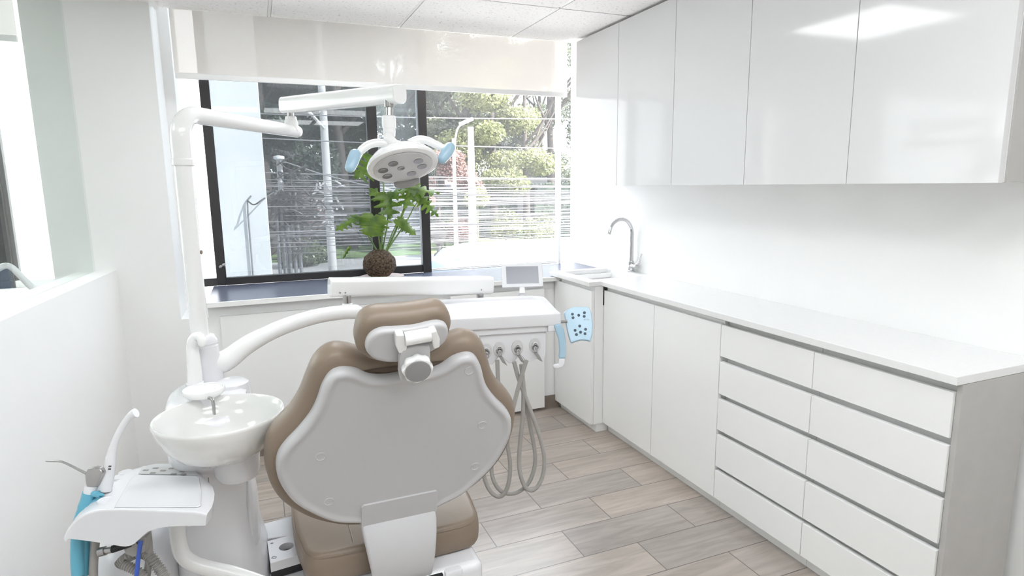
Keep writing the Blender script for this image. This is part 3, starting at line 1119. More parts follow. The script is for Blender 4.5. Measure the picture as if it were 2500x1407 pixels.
m.build('side_panel', M_PLAS, t, 60)
# spittoon bowl
BC = V((-0.120, 1.597, 0.0))
prof = [(0.040, 0.788), (0.075, 0.793), (0.105, 0.812), (0.128, 0.840), (0.143, 0.872), (0.149, 0.893), (0.1495, 0.899), (0.147, 0.902), (0.143, 0.900), (0.136, 0.872), (0.120, 0.842), (0.096, 0.818), (0.066, 0.805), (0.03, 0.801), (0.012, 0.799)]
m = MB()
m.lathe(prof, BC, (0, 0, 1), 56, 1.0, 0.97)
bw = m.build('spittoon_bowl', M_CERAM, t, 60)
MB().lathe([(0.013, 0.7995), (0.013, 0.8015), (0.010, 0.8017), (0, 0.8005)], BC, (0, 0, 1), 20).build('drain', M_STEEL, bw)
m = MB()
m.lathe([(0.030, 0.715), (0.046, 0.720), (0.053, 0.735), (0.056, 0.790), (0.056, 0.80)], V((-0.093, 1.622, 0)), (0, 0, 1), 32)
m.build('bowl_collar', M_PLAS, t)
m = MB()
m.rings([rsec(-0.155, 1.69, 0.075, 0.06, 0.735, 28, 2.4), rsec(-0.155, 1.68, 0.090, 0.07, 0.76, 28, 2.4), rsec(-0.150, 1.66, 0.095, 0.07, 0.79, 28, 2.4)])
m.build('bowl_support', M_PLAS, t, 60)
# cup platform, rinse spout, cup filler
CP = V((-0.163, 1.742, 0.0))
m = MB()
m.lathe([(0.030, 0.906), (0.044, 0.908), (0.050, 0.914), (0.0515, 0.921), (0.050, 0.9265), (0.0465, 0.9262), (0.0455, 0.9232), (0.026, 0.9225), (0.025, 0.9215), (0, 0.921)], CP, (0, 0, 1), 40)
m.build('cup_platform', M_ENAM, t)
MB().rings([rsec(-0.166, 1.79, 0.040, 0.065, 0.85, 28, 2.4), rsec(-0.166, 1.785, 0.038, 0.060, 0.90, 28, 2.4), rsec(-0.165, 1.78, 0.030, 0.050, 0.9075, 28, 2.4)]).build('platform_neck', M_PLAS, t)
m = MB()
a = V((-0.150, 1.700, 0.912))
m.tube([a, a + V((0.008, -0.022, 0.004)), a + V((0.012, -0.030, 0.0)), a + V((0.0125, -0.0315, -0.006)), a + V((0.0125, -0.032, -0.036))], 0.0042, 10)
m.build('rinse_spout', M_STEEL, t)
b0 = atd(476, 934, 1.735)
m = MB()
pts = [atd(476, 934, 1.735), atd(475, 905, 1.735), atd(472, 875, 1.735), atd(470, 850, 1.735), atd(472, 833, 1.73), atd(479, 823, 1.725), atd(487, 823, 1.72), atd(492, 830, 1.715), atd(493, 838, 1.715)]
m.rtube(catmull(pts, 4), [0.0205 - 0.0085 * min(1, k / 28) for k in range(33)], 18)
m.build('cup_filler', M_ENAM, t, 60)
MB().lathe([(0.0235, -0.012), (0.0235, 0.0), (0.021, 0.002), (0, 0.002)], b0, (0, 0, 1), 24).build('filler_base', M_PLAS, t)
# boss that carries both arms, and a bump on the right-hand shoulder
m = MB()
m.lathe([(0.044, 0.85), (0.043, 0.90), (0.0385, 0.965), (0.036, 0.992), (0.034, 0.994), (0.034, 0.998), (0.036, 1.000), (0.035, 1.010), (0.028, 1.022), (0.0, 1.022)], (PX + 0.010, PY - 0.01, 0), (0, 0, 1), 32)
m.build('pole_socket', M_PLAS, t, 35)

# ================================================================== OPERATING LIGHT
t = thing('operating_light', (PX, PY, 1.01), 'white operating light on a tall bent pole with two folding arms over the chair', 'lamp')
m = MB()
m.tube([V((PX, PY, 1.010)), V((PX, PY, 1.52))], 0.0242, 28)
m.build('pole', M_ENAM, t)
zb = 1.652
MB().lathe([(0.006, 0.0), (0.006, 0.004), (0.004, 0.005), (0, 0.005)], V((PX + 0.0225, PY - 0.006, 1.265)), (0.95, -0.3, 0), 14).build('pole_plug', M_LEATH, t)
e1 = atz(722, 321, zb)
d1 = (e1 - V((PX, PY, zb)))
d1.z = 0
d1.normalize()
rb = 0.07
pts = [V((PX, PY, 1.512)), V((PX, PY, 1.533))]
for k in range(0, 9):
    an = PI / 2 * k / 8
    pts.append(V((PX, PY, zb - rb)) + d1 * (rb - rb * math.cos(an)) + V((0, 0, rb * math.sin(an))))
L1 = (e1 - V((PX, PY, zb))).dot(d1)
pts.append(V((PX, PY, zb)) + d1 * L1 * 0.6)
pts.append(V((PX, PY, zb)) + d1 * (L1 - 0.01))
m = MB()
m.tube(pts, [0.0262] * 2 + [0.0262] * 5 + [0.025] * 4 + [0.0235, 0.0225], 28)
lower = m.build('lower_arm', M_ENAM, t, 60)
m = MB()
m.tube([V((PX, PY, 1.507)), V((PX, PY, 1.510)), V((PX, PY, 1.525)), V((PX, PY, 1.528))], [0.0258, 0.0285, 0.0285, 0.0258], 28)
m.build('pole_collar', M_ENAM, t)
m = MB()
m.rtube([V((PX, PY, zb)) + d1 * (L1 - 0.02), V((PX, PY, zb)) + d1 * (L1 + 0.006)], [0.0226, 0.0224], 24)
m.build('arm_end_cap', M_ENAM, t, 60)
J = V((PX, PY, zb)) + d1 * (L1 - 0.028)
zj = aty(712, 273, J.y).z
m = MB()
m.lathe([(0.025, 0.0), (0.0245, 0.03), (0.022, 0.034), (0.0195, 0.050), (0.017, 0.052), (0, 0.052)], J, (0, 0, 1), 24)
m.build('joint_boss', M_ENAM, t)
m = MB()
m.tube([J + V((0, 0, 0.05)), V((J.x, J.y, zj + 0.01))], 0.0115, 18)
m.build('joint_pin', M_CHROME, t)
# upper arm: flat-sided beam swinging back towards the room
BL = atd(700, 257, (V((J.x, J.y, 0)) - CAM).dot(CF) + 0.0 if False else (J - CAM).dot(CF))
BR = atd(968, 230, 1.86)
bd = (BR - BL).normalized()
bw_ = bd.cross(V((0, 0, 1))).normalized()
bu = bw_.cross(bd).normalized()


def beam_ring(p, hw, hh, n=28, e=3.6):
    out = []
    for k in range(n):
        a = 2 * PI * k / n
        c, s_ = math.cos(a), math.sin(a)
        out.append(p + bw_ * hw * abs(c) ** (2 / e) * (1 if c > 0 else -1) + bu * hh * abs(s_) ** (2 / e) * (1 if s_ > 0 else -1))
    return out


m = MB()
hh0 = 0.0295
S = BL - bd * 0.022
Eb = BR + bd * 0.018
m.rings([beam_ring(S, 0.012, hh0 * 0.75), beam_ring(S + bd * 0.004, 0.022, hh0 * 0.93), beam_ring(S + bd * 0.012, 0.026, hh0), beam_ring(BL + bd * 0.2, 0.026, hh0), beam_ring(Eb - bd * 0.005, 0.0265, hh0 * 0.97), beam_ring(Eb, 0.024, hh0 * 0.9)])
m.build('upper_arm', M_ENAM, t, 35)
LP = atd(950, 262, 1.875)
LQ = atd(949, 292, 1.875)
m = MB()
m.tube([LP + V((0, 0, 0.02)), LP], 0.0155, 20).tube([LP, LQ + V((0, 0, -0.01))], 0.0118, 20)
m.build('drop_pin', M_STEEL, t)
m = MB()
m.lathe([(0.0165, 0.012), (0.0205, 0.010), (0.0215, 0.0), (0.0215, -0.018), (0.020, -0.026), (0.0185, -0.027), (0.019, -0.034), (0.018, -0.05), (0.012, -0.058), (0, -0.06)], LQ, (0, 0, 1), 24)
m.build('swivel', M_ENAM, t)
# head
LC = atd(983, 399, 1.86)
h = V((LC.x, LC.y, 0)).normalized()
s_ = V((h.y, -h.x, 0))
ro = math.radians(9.5)
dn_ = V((0, 0, -1)) * math.cos(ro) + s_ * math.sin(ro)
LN = (-h * 0.43 + dn_ * 0.903).normalized()          # the way the light points
LX = (s_ * math.cos(ro) + V((0, 0, 1)) * math.sin(ro))
LX = (LX - LN * LX.dot(LN)).normalized()
LY = LN.cross(LX)
if LY.z > 0:
    LY = -LY                                          # LY: towards the front, lower edge
m = MB()
m.lathe([(0.030, -0.052), (0.062, -0.040), (0.088, -0.024), (0.104, -0.006), (0.1085, 0.004), (0.107, 0.010), (0.102, 0.013), (0.094, 0.014), (0.090, 0.012), (0.0, 0.012)], LC, LN, 56, xdir=LX)
hd = m.build('lamp_head', M_ENAM, t, 35)
m = MB()
m.lathe([(0.0885, 0.0125), (0.0885, 0.0150), (0.086, 0.0165), (0.0, 0.0165)], LC, LN, 48, xdir=LX)
fc = m.build('lamp_face', M_PLAS2, hd, 35)
for px, py in ((960, 400), (1022, 394), (1030.5, 406.6), (1005, 424), (946, 430.5), (935.6, 416.7), (979, 411)):
    c = onp(px, py, LC + LN * 0.0166, LN)
    rr_ = 0.0150 if px != 979 else 0.0115
    MB().lathe([(rr_, 0.0), (rr_, 0.0012), (rr_ * 0.92, 0.0014), (rr_ * 0.5, 0.0006), (0, 0.0006)], c, LN, 22).build('reflector', M_LENS, fc)
m = MB()
q = []
for k in range(13):
    an = PI * k / 12
    q.append(LC + LX * (0.001 + 0.041 * math.cos(an)) + LY * (0.088 + 0.030 * math.sin(an)) + LN * 0.006)
m.prism(q, LN * 0.022, 0.003)
m.build('sensor_pod', M_GREY, hd)
m = MB()
q = []
for k in range(13):
    an = PI * k / 12
    q.append(LC + LX * (0.001 + 0.045 * math.cos(an)) + LY * (0.086 + 0.036 * math.sin(an)) - LN * 0.012)
m.prism(q, LN * 0.018, 0.004)
m.build('pod_cover', M_ENAM, hd)
# yoke from swivel to the head
m = MB()
m.tube(catmull([LQ + V((0, 0, -0.045)), atd(950, 338, 1.868), atd(962, 352, 1.862), atd(975, 362, 1.865)], 4), [0.0165] * 5 + [0.016] * 4 + [0.018, 0.02, 0.022, 0.024], 16)
m.build('yoke', M_ENAM, t, 60)
for side, pts_, gp in ((0, [(948, 356, 1.87), (928, 349, 1.855), (905, 352, 1.84), (888, 362, 1.83), (877, 374, 1.825), (872, 384, 1.82)], [(867, 378, 1.815), (862, 392, 1.805), (855, 409, 1.795)]),
                       (1, [(1000, 350, 1.88), (1022, 341, 1.89), (1045, 344, 1.90), (1065, 354, 1.905), (1082, 361, 1.905), (1092, 364, 1.905)], [(1098, 361, 1.905), (1090, 374, 1.90), (1080, 388, 1.895)])):
    m = MB()
    pp = catmull([atd(*q) for q in pts_], 4)
    m.tube(pp, [0.0125] * (len(pp) - 6) + [0.011] * 6, 14)
    ha = m.build('handle_arm', M_ENAM, t, 60)
    m = MB()
    m.rtube([atd(*q) for q in gp], [0.0175, 0.0180, 0.0155], 16)
    tag(m.build('handle_grip', M_BLUE, ha, 60), 'pale blue handle grip')

# ================================================================== DELIVERY TABLE
TO = atz(1372, 765, 1.0)
TL = atz(1150, 777, 1.0)
TU = (TL - TO).normalized()          # to the left along the front edge
TV = V((-TU.y, TU.x, 0))
if TV.y < 0:
    TV = -TV                         # away from the camera
TZ = V((0, 0, 1))
t = thing('delivery_table', (TO.x, TO.y, 0.9), 'white instrument delivery table with pale blue keypad and small monitor, on a curved swing arm', 'instrument table')


def T(u, v, z):
    return TO + TU * u + TV * v + TZ * (z - 1.0)


# swing arm
P0 = V((PX + 0.012, PY - 0.012, 0.94))
pts = [P0, atd(548, 882, 1.84), atd(600, 845, 1.90), atd(660, 812, 1.98), (720, 788), (780, 771), (835, 763), (868, 761)]
ds = [0, 0, 0, 0, 2.06, 2.13, 2.19, 2.22]
pts = [p if isinstance(p, Vector) else atd(p[0], p[1], ds[i]) for i, p in enumerate(pts)]
cp = catmull(pts, 5)
m = MB()
m.tube(cp, [0.036 - 0.010 * min(1, k / 14) for k in range(len(cp))], 26)
m.rtube([cp[-2], cp[-1]], 0.0262, 22)
m.build('swing_arm', M_ENAM, t, 60)
AJ = atd(848, 742, 2.21)
m = MB()
m.lathe([(0.019, -0.03), (0.019, 0.0), (0.017, 0.003), (0.0, 0.003)], AJ, (0, 0, 1), 22)
m.build('arm_boss', M_ENAM, t)
m = MB()
m.tube([AJ, AJ + V((0, 0, 0.03))], 0.0145, 22)
m.build('arm_pin', M_STEEL, t)
BA = atd(803, 701, 2.23)
BB = atd(1200, 696, 2.53)
bd2 = (BB - BA).normalized()
bw2 = bd2.cross(TZ).normalized()
bu2 = bw2.cross(bd2).normalized()


def ring2(p, hw, hh, n=28, e=4.0):
    out = []
    for k in range(n):
        a = 2 * PI * k / n
        c, q_ = math.cos(a), math.sin(a)
        out.append(p + bw2 * hw * abs(c) ** (2 / e) * (1 if c > 0 else -1) + bu2 * hh * abs(q_) ** (2 / e) * (1 if q_ > 0 else -1))
    return out


m = MB()
m.rings([ring2(BA, 0.027, 0.031), ring2(BA + bd2 * 0.004, 0.031, 0.0345), ring2(BA + bd2 * 0.02, 0.031, 0.0345), ring2(BB - bd2 * 0.012, 0.031, 0.0368), ring2(BB - bd2 * 0.003, 0.029, 0.034), ring2(BB, 0.02, 0.023)])
bm_ = m.build('spring_beam', M_ENAM, t, 35)
for px, py in ((830, 715), (843, 715), (1175, 708)):
    c = onp(px, py, BA + bw2 * (0.031 if bw2.y < 0 else -0.031), bw2)
    nn = bw2 if bw2.y < 0 else -bw2
    MB().lathe([(0.003, 0), (0.003, 0.0015), (0, 0.0015)], c, nn, 12).build('screw', M_STEEL, bm_)
AP = atd(1172, 722, 2.50)
MB().tube([AP + V((0, 0, 0.02)), V((AP.x, AP.y, 0.955))], 0.0145, 20).build('table_pin', M_STEEL, t)
ab = AP - TV * 0.07
MB().obox(V((ab.x, ab.y, 0.952)), TU * 0.03, TV * 0.11, TZ * 0.010, 0.004).build('table_bracket', M_PLAS, t)

# tray body: rounded outline with a lipped recess
out = []


def arc(cx, cy, r, a0, a1, n=7):
    for k in range(n):
        a = math.radians(a0 + (a1 - a0) * k / (n - 1))
        out.append((cx + r * math.cos(a), cy + r * math.sin(a)))


arc(0.012, 0.012, 0.012, 270, 180, 4)
out += [(0.0, 0.06)]
out += [(-0.012, 0.20), (-0.020, 0.29)]
arc(0.045, 0.305, 0.067, 175, 95, 6)
out += [(0.12, 0.376), (0.30, 0.378)]
arc(0.40, 0.338, 0.04, 90, 0, 5)
out += [(0.440, 0.2)]
arc(0.428, 0.012, 0.012, 0, -90, 4)
out.reverse()
m = MB()
m.pad(out, TO - TZ * 1.0, TU, TV, TZ, [(0.012, 0.955), (0.003, 0.957), (0.0, 0.963), (0.0, 0.992), (0.002, 0.998), (0.006, 1.000), (0.0085, 0.998), (0.0105, 0.990), (0.0115, 0.986)], 1)
m.build('tray', M_PLAS, t, 40)
m = MB()
m.prism([T(0.016, 0.012, 0.957), T(0.425, 0.012, 0.957), T(0.415, 0.34, 0.957), T(0.03, 0.34, 0.957)], (0, 0, -0.024), 0.004)
m.build('tray_underside', M_PLAS, t)
# holder plate with scalloped lower edge
fo, fn = T(0.2, 0.022, 0.93), TV
hpx = [(1334, 811), (1332, 870), (1322, 884), (1312, 876), (1304, 880), (1294, 884), (1284, 884), (1276, 872), (1270, 868), (1262, 876), (1254, 887), (1244, 888), (1232, 878), (1222, 868), (1212, 880), (1202, 891), (1192, 890), (1180, 876), (1176, 850), (1170, 817)]
m = MB()
m.prism([onp(a, c, fo, fn) for a, c in hpx], TV * 0.016, 0.003)
m.build('holder_plate', M_PLAS, t)
for k, (px, py) in enumerate(((1187, 860), (1219, 856), (1263, 852), (1306, 847))):
    c = onp(px, py, fo - TV * 0.001, fn)
    m = MB()
    m.lathe([(0.0215, 0.0), (0.0205, 0.0022), (0.0120, 0.0016), (0.0112, 0.006), (0.0085, 0.0068), (0.0072, 0.002), (0.0, 0.002)], c - V((0, 0, -0.004)), -TV, 26, 1.0, 1.25, xdir=(TU))
    m.build('holder_socket', M_PLAS2, t)
    m = MB()
    m.lathe([(0.0118, 0.001), (0.0120, 0.0075), (0.0085, 0.0085), (0.0078, 0.004), (0, 0.004)], c, -TV, 24)
    m.build('holder_ring', M_GREY, t)
# handle with blue sleeve
ho_, hn_ = T(0.01, -0.012, 0.95), -CF
hw_ = [(1352, 794), (1368, 790), (1377, 805), (1382, 835), (1382, 865), (1380, 876), (1364, 876), (1366, 855), (1364, 830), (1357, 810)]
m = MB()
m.prism([onp(a, c, ho_, hn_) for a, c in hw_], CF * 0.024, 0.006)
tag(m.build('handle_sleeve', M_BLUE, t), 'pale blue sleeve of the table handle')
m = MB()
m.prism([onp(a, c, ho_ + CF * 0.002, hn_) for a, c in ((1364, 875), (1380, 875), (1379, 888), (1373, 897), (1362, 900), (1350, 899), (1351, 891), (1363, 889))], CF * 0.020, 0.005)
m.build('handle_end', M_PLAS, t)
m = MB()
m.prism([T(0.004, 0.0, 0.957), T(0.05, 0.0, 0.957), T(0.05, 0.05, 0.957), T(0.004, 0.05, 0.957)], (0, 0, -0.022), 0.004)
m.build('handle_mount', M_PLAS, t)
ho_ = ho_
m = MB()
m.box(T(-0.03, 0.01, 0.968), T(0.01, 0.02, 0.976)) if False else m.tube([T(0.005, 0.014, 0.966), T(-0.022, 0.01, 0.968)], 0.006, 12)
m.build('keypad_stalk', M_GREY, t)
ko, kn_ = T(-0.06, 0.0, 0.95), (-CF * 0.93 + TZ * 0.30 + CR * -0.12).normalized()
kpx = [(1377, 764), (1383, 757), (1395, 751), (1412, 748.5), (1438, 749.5), (1444, 765), (1447, 790), (1446, 815), (1441, 834), (1432, 831), (1418, 830), (1404, 834), (1394, 838), (1388, 820), (1382, 793)]
m = MB()
m.prism([onp(a, c, ko, kn_) for a, c in kpx], -kn_ * 0.016, 0.004)
kp = tag(m.build('keypad', M_BLUE, t), 'pale blue membrane keypad')
m = MB()
cxk, cyk = 1412, 793
m.prism([onp(cxk + (a - cxk) * 0.98 - 2, cyk + (c - cyk) * 0.98, ko - kn_ * 0.014, kn_) for a, c in kpx], -kn_ * 0.012, 0.003)
m.build('keypad_back', M_PLAS, kp)
for a, c in ((1089, 648), (1095, 686), (1156, 660), (1218, 633), (1215, 672), (1167, 776), (1117, 822), (1176, 842), (1132, 867), (1230, 811), (1224, 858)):
    p = onp(1150 + a * 0.2274, 620 + c * 0.2274, ko, kn_)
    MB().lathe([(0.0050, -0.001), (0.0050, 0.0008), (0.0040, 0.0013), (0, 0.0013)], p, kn_, 18).build('button', M_BTN, kp)

tx = bpy.data.curves.new('lettering', 'FONT')
tx.body = 'KTOL'
tx.size = 0.0075
tx.extrude = 0.0001
tmpo = bpy.data.objects.new('lettering', tx)
COL.objects.link(tmpo)
bpy.context.view_layer.update()
tm = bpy.data.meshes.new_from_object(tmpo)
COL.objects.unlink(tmpo)
bpy.data.objects.remove(tmpo)
bb = bmesh.new()
bb.from_mesh(tm)
q0, q1 = onp(1426, 782.5, ko + kn_ * 0.0005, kn_), onp(1438, 782.0, ko + kn_ * 0.0005, kn_)
ex = (q1 - q0).normalized()
ey = kn_.cross(ex).normalized()
bb.transform(Matrix.Translation(q0) @ Matrix((ex, ey, kn_)).transposed().to_4x4())
m = MB()
m.merge(bb)
m.build('lettering', M_TEXT, kp)

# monitor on the back of the tray
mo = atz(1275, 716, 1.0)
mo = atd(1275, 675, (atz(1275, 722, 1.0) - CAM).dot(CF) - 0.0)
mn = (-CF * 0.97 + TZ * 0.24).normalized()
m = MB()
mp4 = [(1224, 645.5), (1323.5, 641.5), (1326.5, 699.5), (1226, 702.5)]
m.prism([onp(a, c, mo, mn) for a, c in mp4], -mn * 0.020, 0.0025)
mon = m.build('monitor', M_MON, t)
m = MB()
m.prism([onp(a, c, mo + mn * 0.0004, mn) for a, c in ((1235, 651.3), (1313.5, 650), (1315.5, 691.3), (1236.8, 693.5))], -mn * 0.001)
m.build('screen', M_SCREEN, mon)
m = MB()
m.prism([onp(a, c, mo - mn * 0.004, mn) for a, c in ((1268, 700), (1281, 700), (1282.5, 716), (1267.5, 716.5))], -mn * 0.014, 0.003)
m.lathe([(0.017, -0.004), (0.015, 0.004), (0.010, 0.010), (0, 0.010)], atz(1275, 722, 0.998), (0, 0, 1), 20)
m.build('monitor_foot', M_PLAS, mon)

# instrument tubings: each hangs from its socket in a long loop
HD = (T(0.2, 0.0, 0.9) - CAM).dot(CF)


def hose(name, pts, label, sock, dd=0.0, r=0.0074):
    pts3 = [atd(a, c, HD + dd + 0.06 * max(0, min(1, (c - 880) / 250))) for a, c in pts]
    tt = thing(name, atd(sock[0], sock[1], HD), label, 'instrument tubing', 'instrument tubings under the table')
    MB().tube(catmull(pts3, 5), r, 12).build('tubing', M_HOSE, tt)
    c = onp(sock[0], sock[1], fo - TV * 0.004, fn)
    c2 = onp(sock[0] + 2, sock[1] + 14, fo - TV * 0.030, fn)
    MB().tube([c, (c + c2) / 2 - TV * 0.008, c2], [0.0070, 0.0066, 0.0062], 14).build('coupling', M_CHROME, tt)
    if len(sock) > 2:
        pl = [onp(sock[0] + a, sock[1] + q, fo - TV * 0.026, fn) for a, q in sock[2]]
        MB().prism(pl, TV * 0.006, 0.002).build('handpiece_tail', M_GREY, tt)
    return tt


blade = [(-3, 13), (5, 12), (13, 24), (20, 38), (8, 30)]
hose('instrument_tubing', [(1214, 880), (1216, 930), (1221, 990), (1230, 1040), (1239, 1090), (1245, 1130), (1244, 1165), (1237, 1195), (1224, 1212), (1208, 1210), (1194, 1195), (1184, 1172), (1178, 1140), (1182, 1090)], 'grey tubing from the left socket, its loop half behind the backrest', (1219, 856, blade), 0.012)
hose('instrument_tubing', [(1255, 884), (1266, 925), (1281, 965), (1298, 1010), (1316, 1060), (1327, 1105), (1329, 1135), (1324, 1165), (1313, 1187), (1298, 1198), (1283, 1190), (1272, 1165), (1267, 1130), (1270, 1080), (1276, 1020), (1278, 960), (1274, 890)], 'grey tubing from the middle socket hanging in the widest loop over the floor', (1264, 853, blade), 0.0)
hose('instrument_tubing', [(1285, 880), (1270, 930), (1258, 975), (1248, 1020), (1238, 1080)], 'grey tubing slanting left from the right socket', (1306, 847, blade), -0.012)
hose('instrument_tubing', [(1272, 890), (1277, 930), (1284, 985), (1294, 1040), (1303, 1085), (1307, 1120), (1303, 1150), (1290, 1180), (1268, 1200), (1243, 1206), (1222, 1198), (1207, 1178), (1200, 1150), (1200, 1110)], 'grey tubing crossing the others and looping low to the left', (1187, 860), 0.024)

# ================================================================== ASSISTANT'S TRAY
ZA = 0.75
FL, FR = atz(165, 1240, ZA), atz(505, 1250, ZA)
t = thing('assistant_tray', ((FL.x + FR.x) / 2, (FL.y + FR.y) / 2 + 0.15, 0.40), 'white moulded assistant tray with keypad and instrument holders at lower left', 'instrument tray')
au = (FR - FL)
au.z = 0
AL = au.length
au.normalize()
av = V((-au.y, au.x, 0))


def uz(px, py):
    p = onp(px, py, FL, av)
    return (p - FL).dot(au), p.z


top_p = [uz(*q) for q in ((155, 1312), (162, 1298), (173, 1283), (188, 1268), (208, 1255), (232, 1247), (262, 1244), (330, 1244.5), (420, 1248), (480, 1250.5), (505, 1251))]
bot_p = [uz(*q) for q in ((155, 1313), (180, 1317), (220, 1322), (270, 1330), (305, 1335), (326, 1330), (344, 1314), (360, 1300), (382, 1291), (412, 1286.5), (450, 1285), (482, 1284), (505, 1284))]
rgt = [((p - FL).dot(av), (p - FL).dot(au)) for p in (atz(a, c, ZA) for a, c in ((503, 1250), (514, 1238), (521, 1220), (524, 1202), (519, 1184), (509, 1171), (498, 1164), (487, 1151), (478, 1138), (474, 1129)))]
rgt = [(max(0.0, a), c) for a, c in rgt]
VB = rgt[-1][0]


def lerp(tb, x):
    if x <= tb[0][0]:
        return tb[0][1]
    for (a, c), (b_, d_) in zip(tb[:-1], tb[1:]):
        if a <= x <= b_:
            return c + (d_ - c) * (x - a) / max(1e-9, b_ - a)
    return tb[-1][1]


sm_t = [(p.x, p.y) for p in catmull([V((a, c, 0)) for a, c in top_p], 4)]
sm_b = [(p.x, p.y) for p in catmull([V((a, c, 0)) for a, c in bot_p], 4)]
UL, UR = top_p[0][0], top_p[-1][0]
LEFT = [(0.0, UL), (0.02, UL + 0.002), (0.064, 0.004), (0.109, -0.013), (0.148, -0.020), (0.184, -0.017), (0.208, 0.006), (0.24, 0.05), (0.32, 0.12)]
R = []
NS = 34
for v_, dz_ in ((0.0, 0.006), (0.0015, 0.002), (0.005, 0.0), (0.03, 0), (0.06, 0), (0.09, 0), (0.12, 0), (0.15, 0), (0.18, 0), (0.20, 0), (0.22, 0), (VB - 0.012, 0.0), (VB - 0.004, 0.003), (VB, 0.010)):
    ur = lerp(rgt, v_)
    ul = lerp(LEFT, v_)
    tz = []
    g_ = max(0.14, 1 - v_ / 0.075)
    ring = []
    for k in range(NS + 1):
        q = (k / NS) ** 1.35
        u_ = UL + q * (UR - UL)
        z_ = ZA - (ZA - min(ZA, lerp(sm_t, u_))) * g_ - dz_ - (0.006 if k == NS else 0.0018 if k == NS - 1 else 0)
        ring.append(FL + au * (ul + q * (ur - ul)) + av * v_ + V((0, 0, min(z_, ZA) - ZA)))
        tz.append(min(z_, ZA))
    for k in range(NS, 0, -1):
        q = (k / NS) ** 1.35
        u_ = UL + q * (UR - UL)
        zb_ = min(lerp(sm_b, u_), tz[k] - 0.012)
        ring.append(FL + au * (ul + q * (ur - ul) - (0.004 if k == NS else 0)) + av * v_ + V((0, 0, zb_ - ZA)))
    R.append(ring)
m = MB()
m.rings(R)
body = m.build('tray_body', M_PLAS, t, 35)
m = MB()
rec = [atz(a, c, ZA) for a, c in ((279, 1240), (322, 1166), (330, 1163), (480, 1165), (487, 1170), (492, 1200), (490, 1236), (480, 1240))]
rc = sum(rec, V((0, 0, 0))) / len(rec)
rec = catmull(rec, 1, True)
m.rings([[p + V((0, 0, 0.0008)) for p in rec], [rc + (p - rc) * 0.985 + V((0, 0, 0.0022)) for p in rec], [rc + (p - rc) * 0.955 + V((0, 0, 0.0022)) for p in rec], [rc + (p - rc) * 0.90 + V((0, 0, 0.0010)) for p in rec]], False, True)
m.build('tray_recess', M_PLAS, body, 30)
kpl = [atz(a, c, ZA + 0.0012) for a, c in ((338, 1158), (349, 1139), (475, 1144), (483, 1160))]
m = MB()
m.prism(kpl, (0, 0, 0.0012), 0.0004, 1)
kpd = m.build('keypad', M_PLAS2, t)
for a, c in ((356, 1148.5), (380, 1143.5), (398, 1149.5), (419, 1144), (442, 1145), (445, 1152), (424, 1157), (373, 1155), (447, 1158.5)):
    p = atz(a, c, ZA + 0.0027)
    MB().obox(p, au * 0.0068, av * 0.0032, V((0, 0, 0.0007)), 0.0005, 1).build('button', M_GREY, kpd)
for a, c in ((306, 1154), (292, 1166), (280, 1182), (266, 1202), (256, 1222)):
    p = atz(a, c, ZA - 0.004)
    nn = V((0, 0, 1))
    MB().lathe([(0.0125, 0.0004), (0.0135, 0.0014), (0.0150, 0.0016), (0.0160, 0.0004), (0.0160, -0.003)], p, nn, 22).build('holder_rim', M_PLAS, t)
# support arm
pts = [atd(433, 1288, 1.56), atd(436, 1320, 1.56), atd(445, 1352, 1.56), atd(468, 1374, 1.565), atd(510, 1388, 1.58), atd(570, 1402, 1.60), atd(640, 1425, 1.62)]
m = MB()
m.tube([atd(432, 1262, 1.56)] + catmull(pts, 5), 0.0195, 20)
m.build('tray_arm', M_ENAM, t, 60)

# instruments standing in the assistant's tray
DA = (atz(250, 1215, ZA) - CAM).dot(CF)
DS = (FL - CAM).dot(CF) + 0.055
t = thing('air_water_syringe', atd(215, 1240, DS), 'three-way syringe with thin metal nozzle and teal handle in the left tray', 'syringe')
m = MB()
m.tube([atd(a, c, DS) for a, c in ((113, 1126), (140, 1126.5), (152, 1128), (164, 1133), (185, 1143.5), (210, 1156))], [0.0024, .0024, .0025, .0027, .0030, .0033], 12)
m.build('nozzle', M_STEEL, t, 60)
m = MB()
dd = DS
m.prism([atd(a, c, dd - 0.008) for a, c in ((206, 1160), (212, 1146), (228, 1142), (245, 1146), (250, 1156), (246, 1166), (240, 1178), (233, 1192), (210, 1191), (207, 1175))], CF * 0.020, 0.004)
m.build('syringe_head', M_STEEL, t)
m = MB()
m.tube([atd(222, 1186, dd + 0.002), atd(219, 1206, dd + 0.002)], 0.0135, 16)
m.build('collar', M_PLAS, t)
m = MB()
pp = catmull([atd(a, c, dd + 0.002) for a, c in ((219, 1203), (214, 1222), (207, 1240), (196, 1270), (190, 1310), (188, 1350), (190, 1392), (191, 1404))], 4)
m.tube(pp, [0.0150] * 9 + [0.0135] * (len(pp) - 9), 16)
m.tube([atd(226, 1206, dd - 0.004), atd(240, 1207, dd - 0.006), atd(247, 1209, dd - 0.004), atd(240, 1219, dd), atd(224, 1226, dd)], [0.006, 0.008, 0.006, 0.006, 0.005], 12)
tag(m.build('handle', M_TEAL, t, 60), 'teal blue handle')
m = MB()
m.tube(catmull([atd(191, 1403, dd), atd(194, 1440, dd), atd(215, 1500, dd)], 3), 0.008, 12)
m.build('tubing', M_HOSE, t)

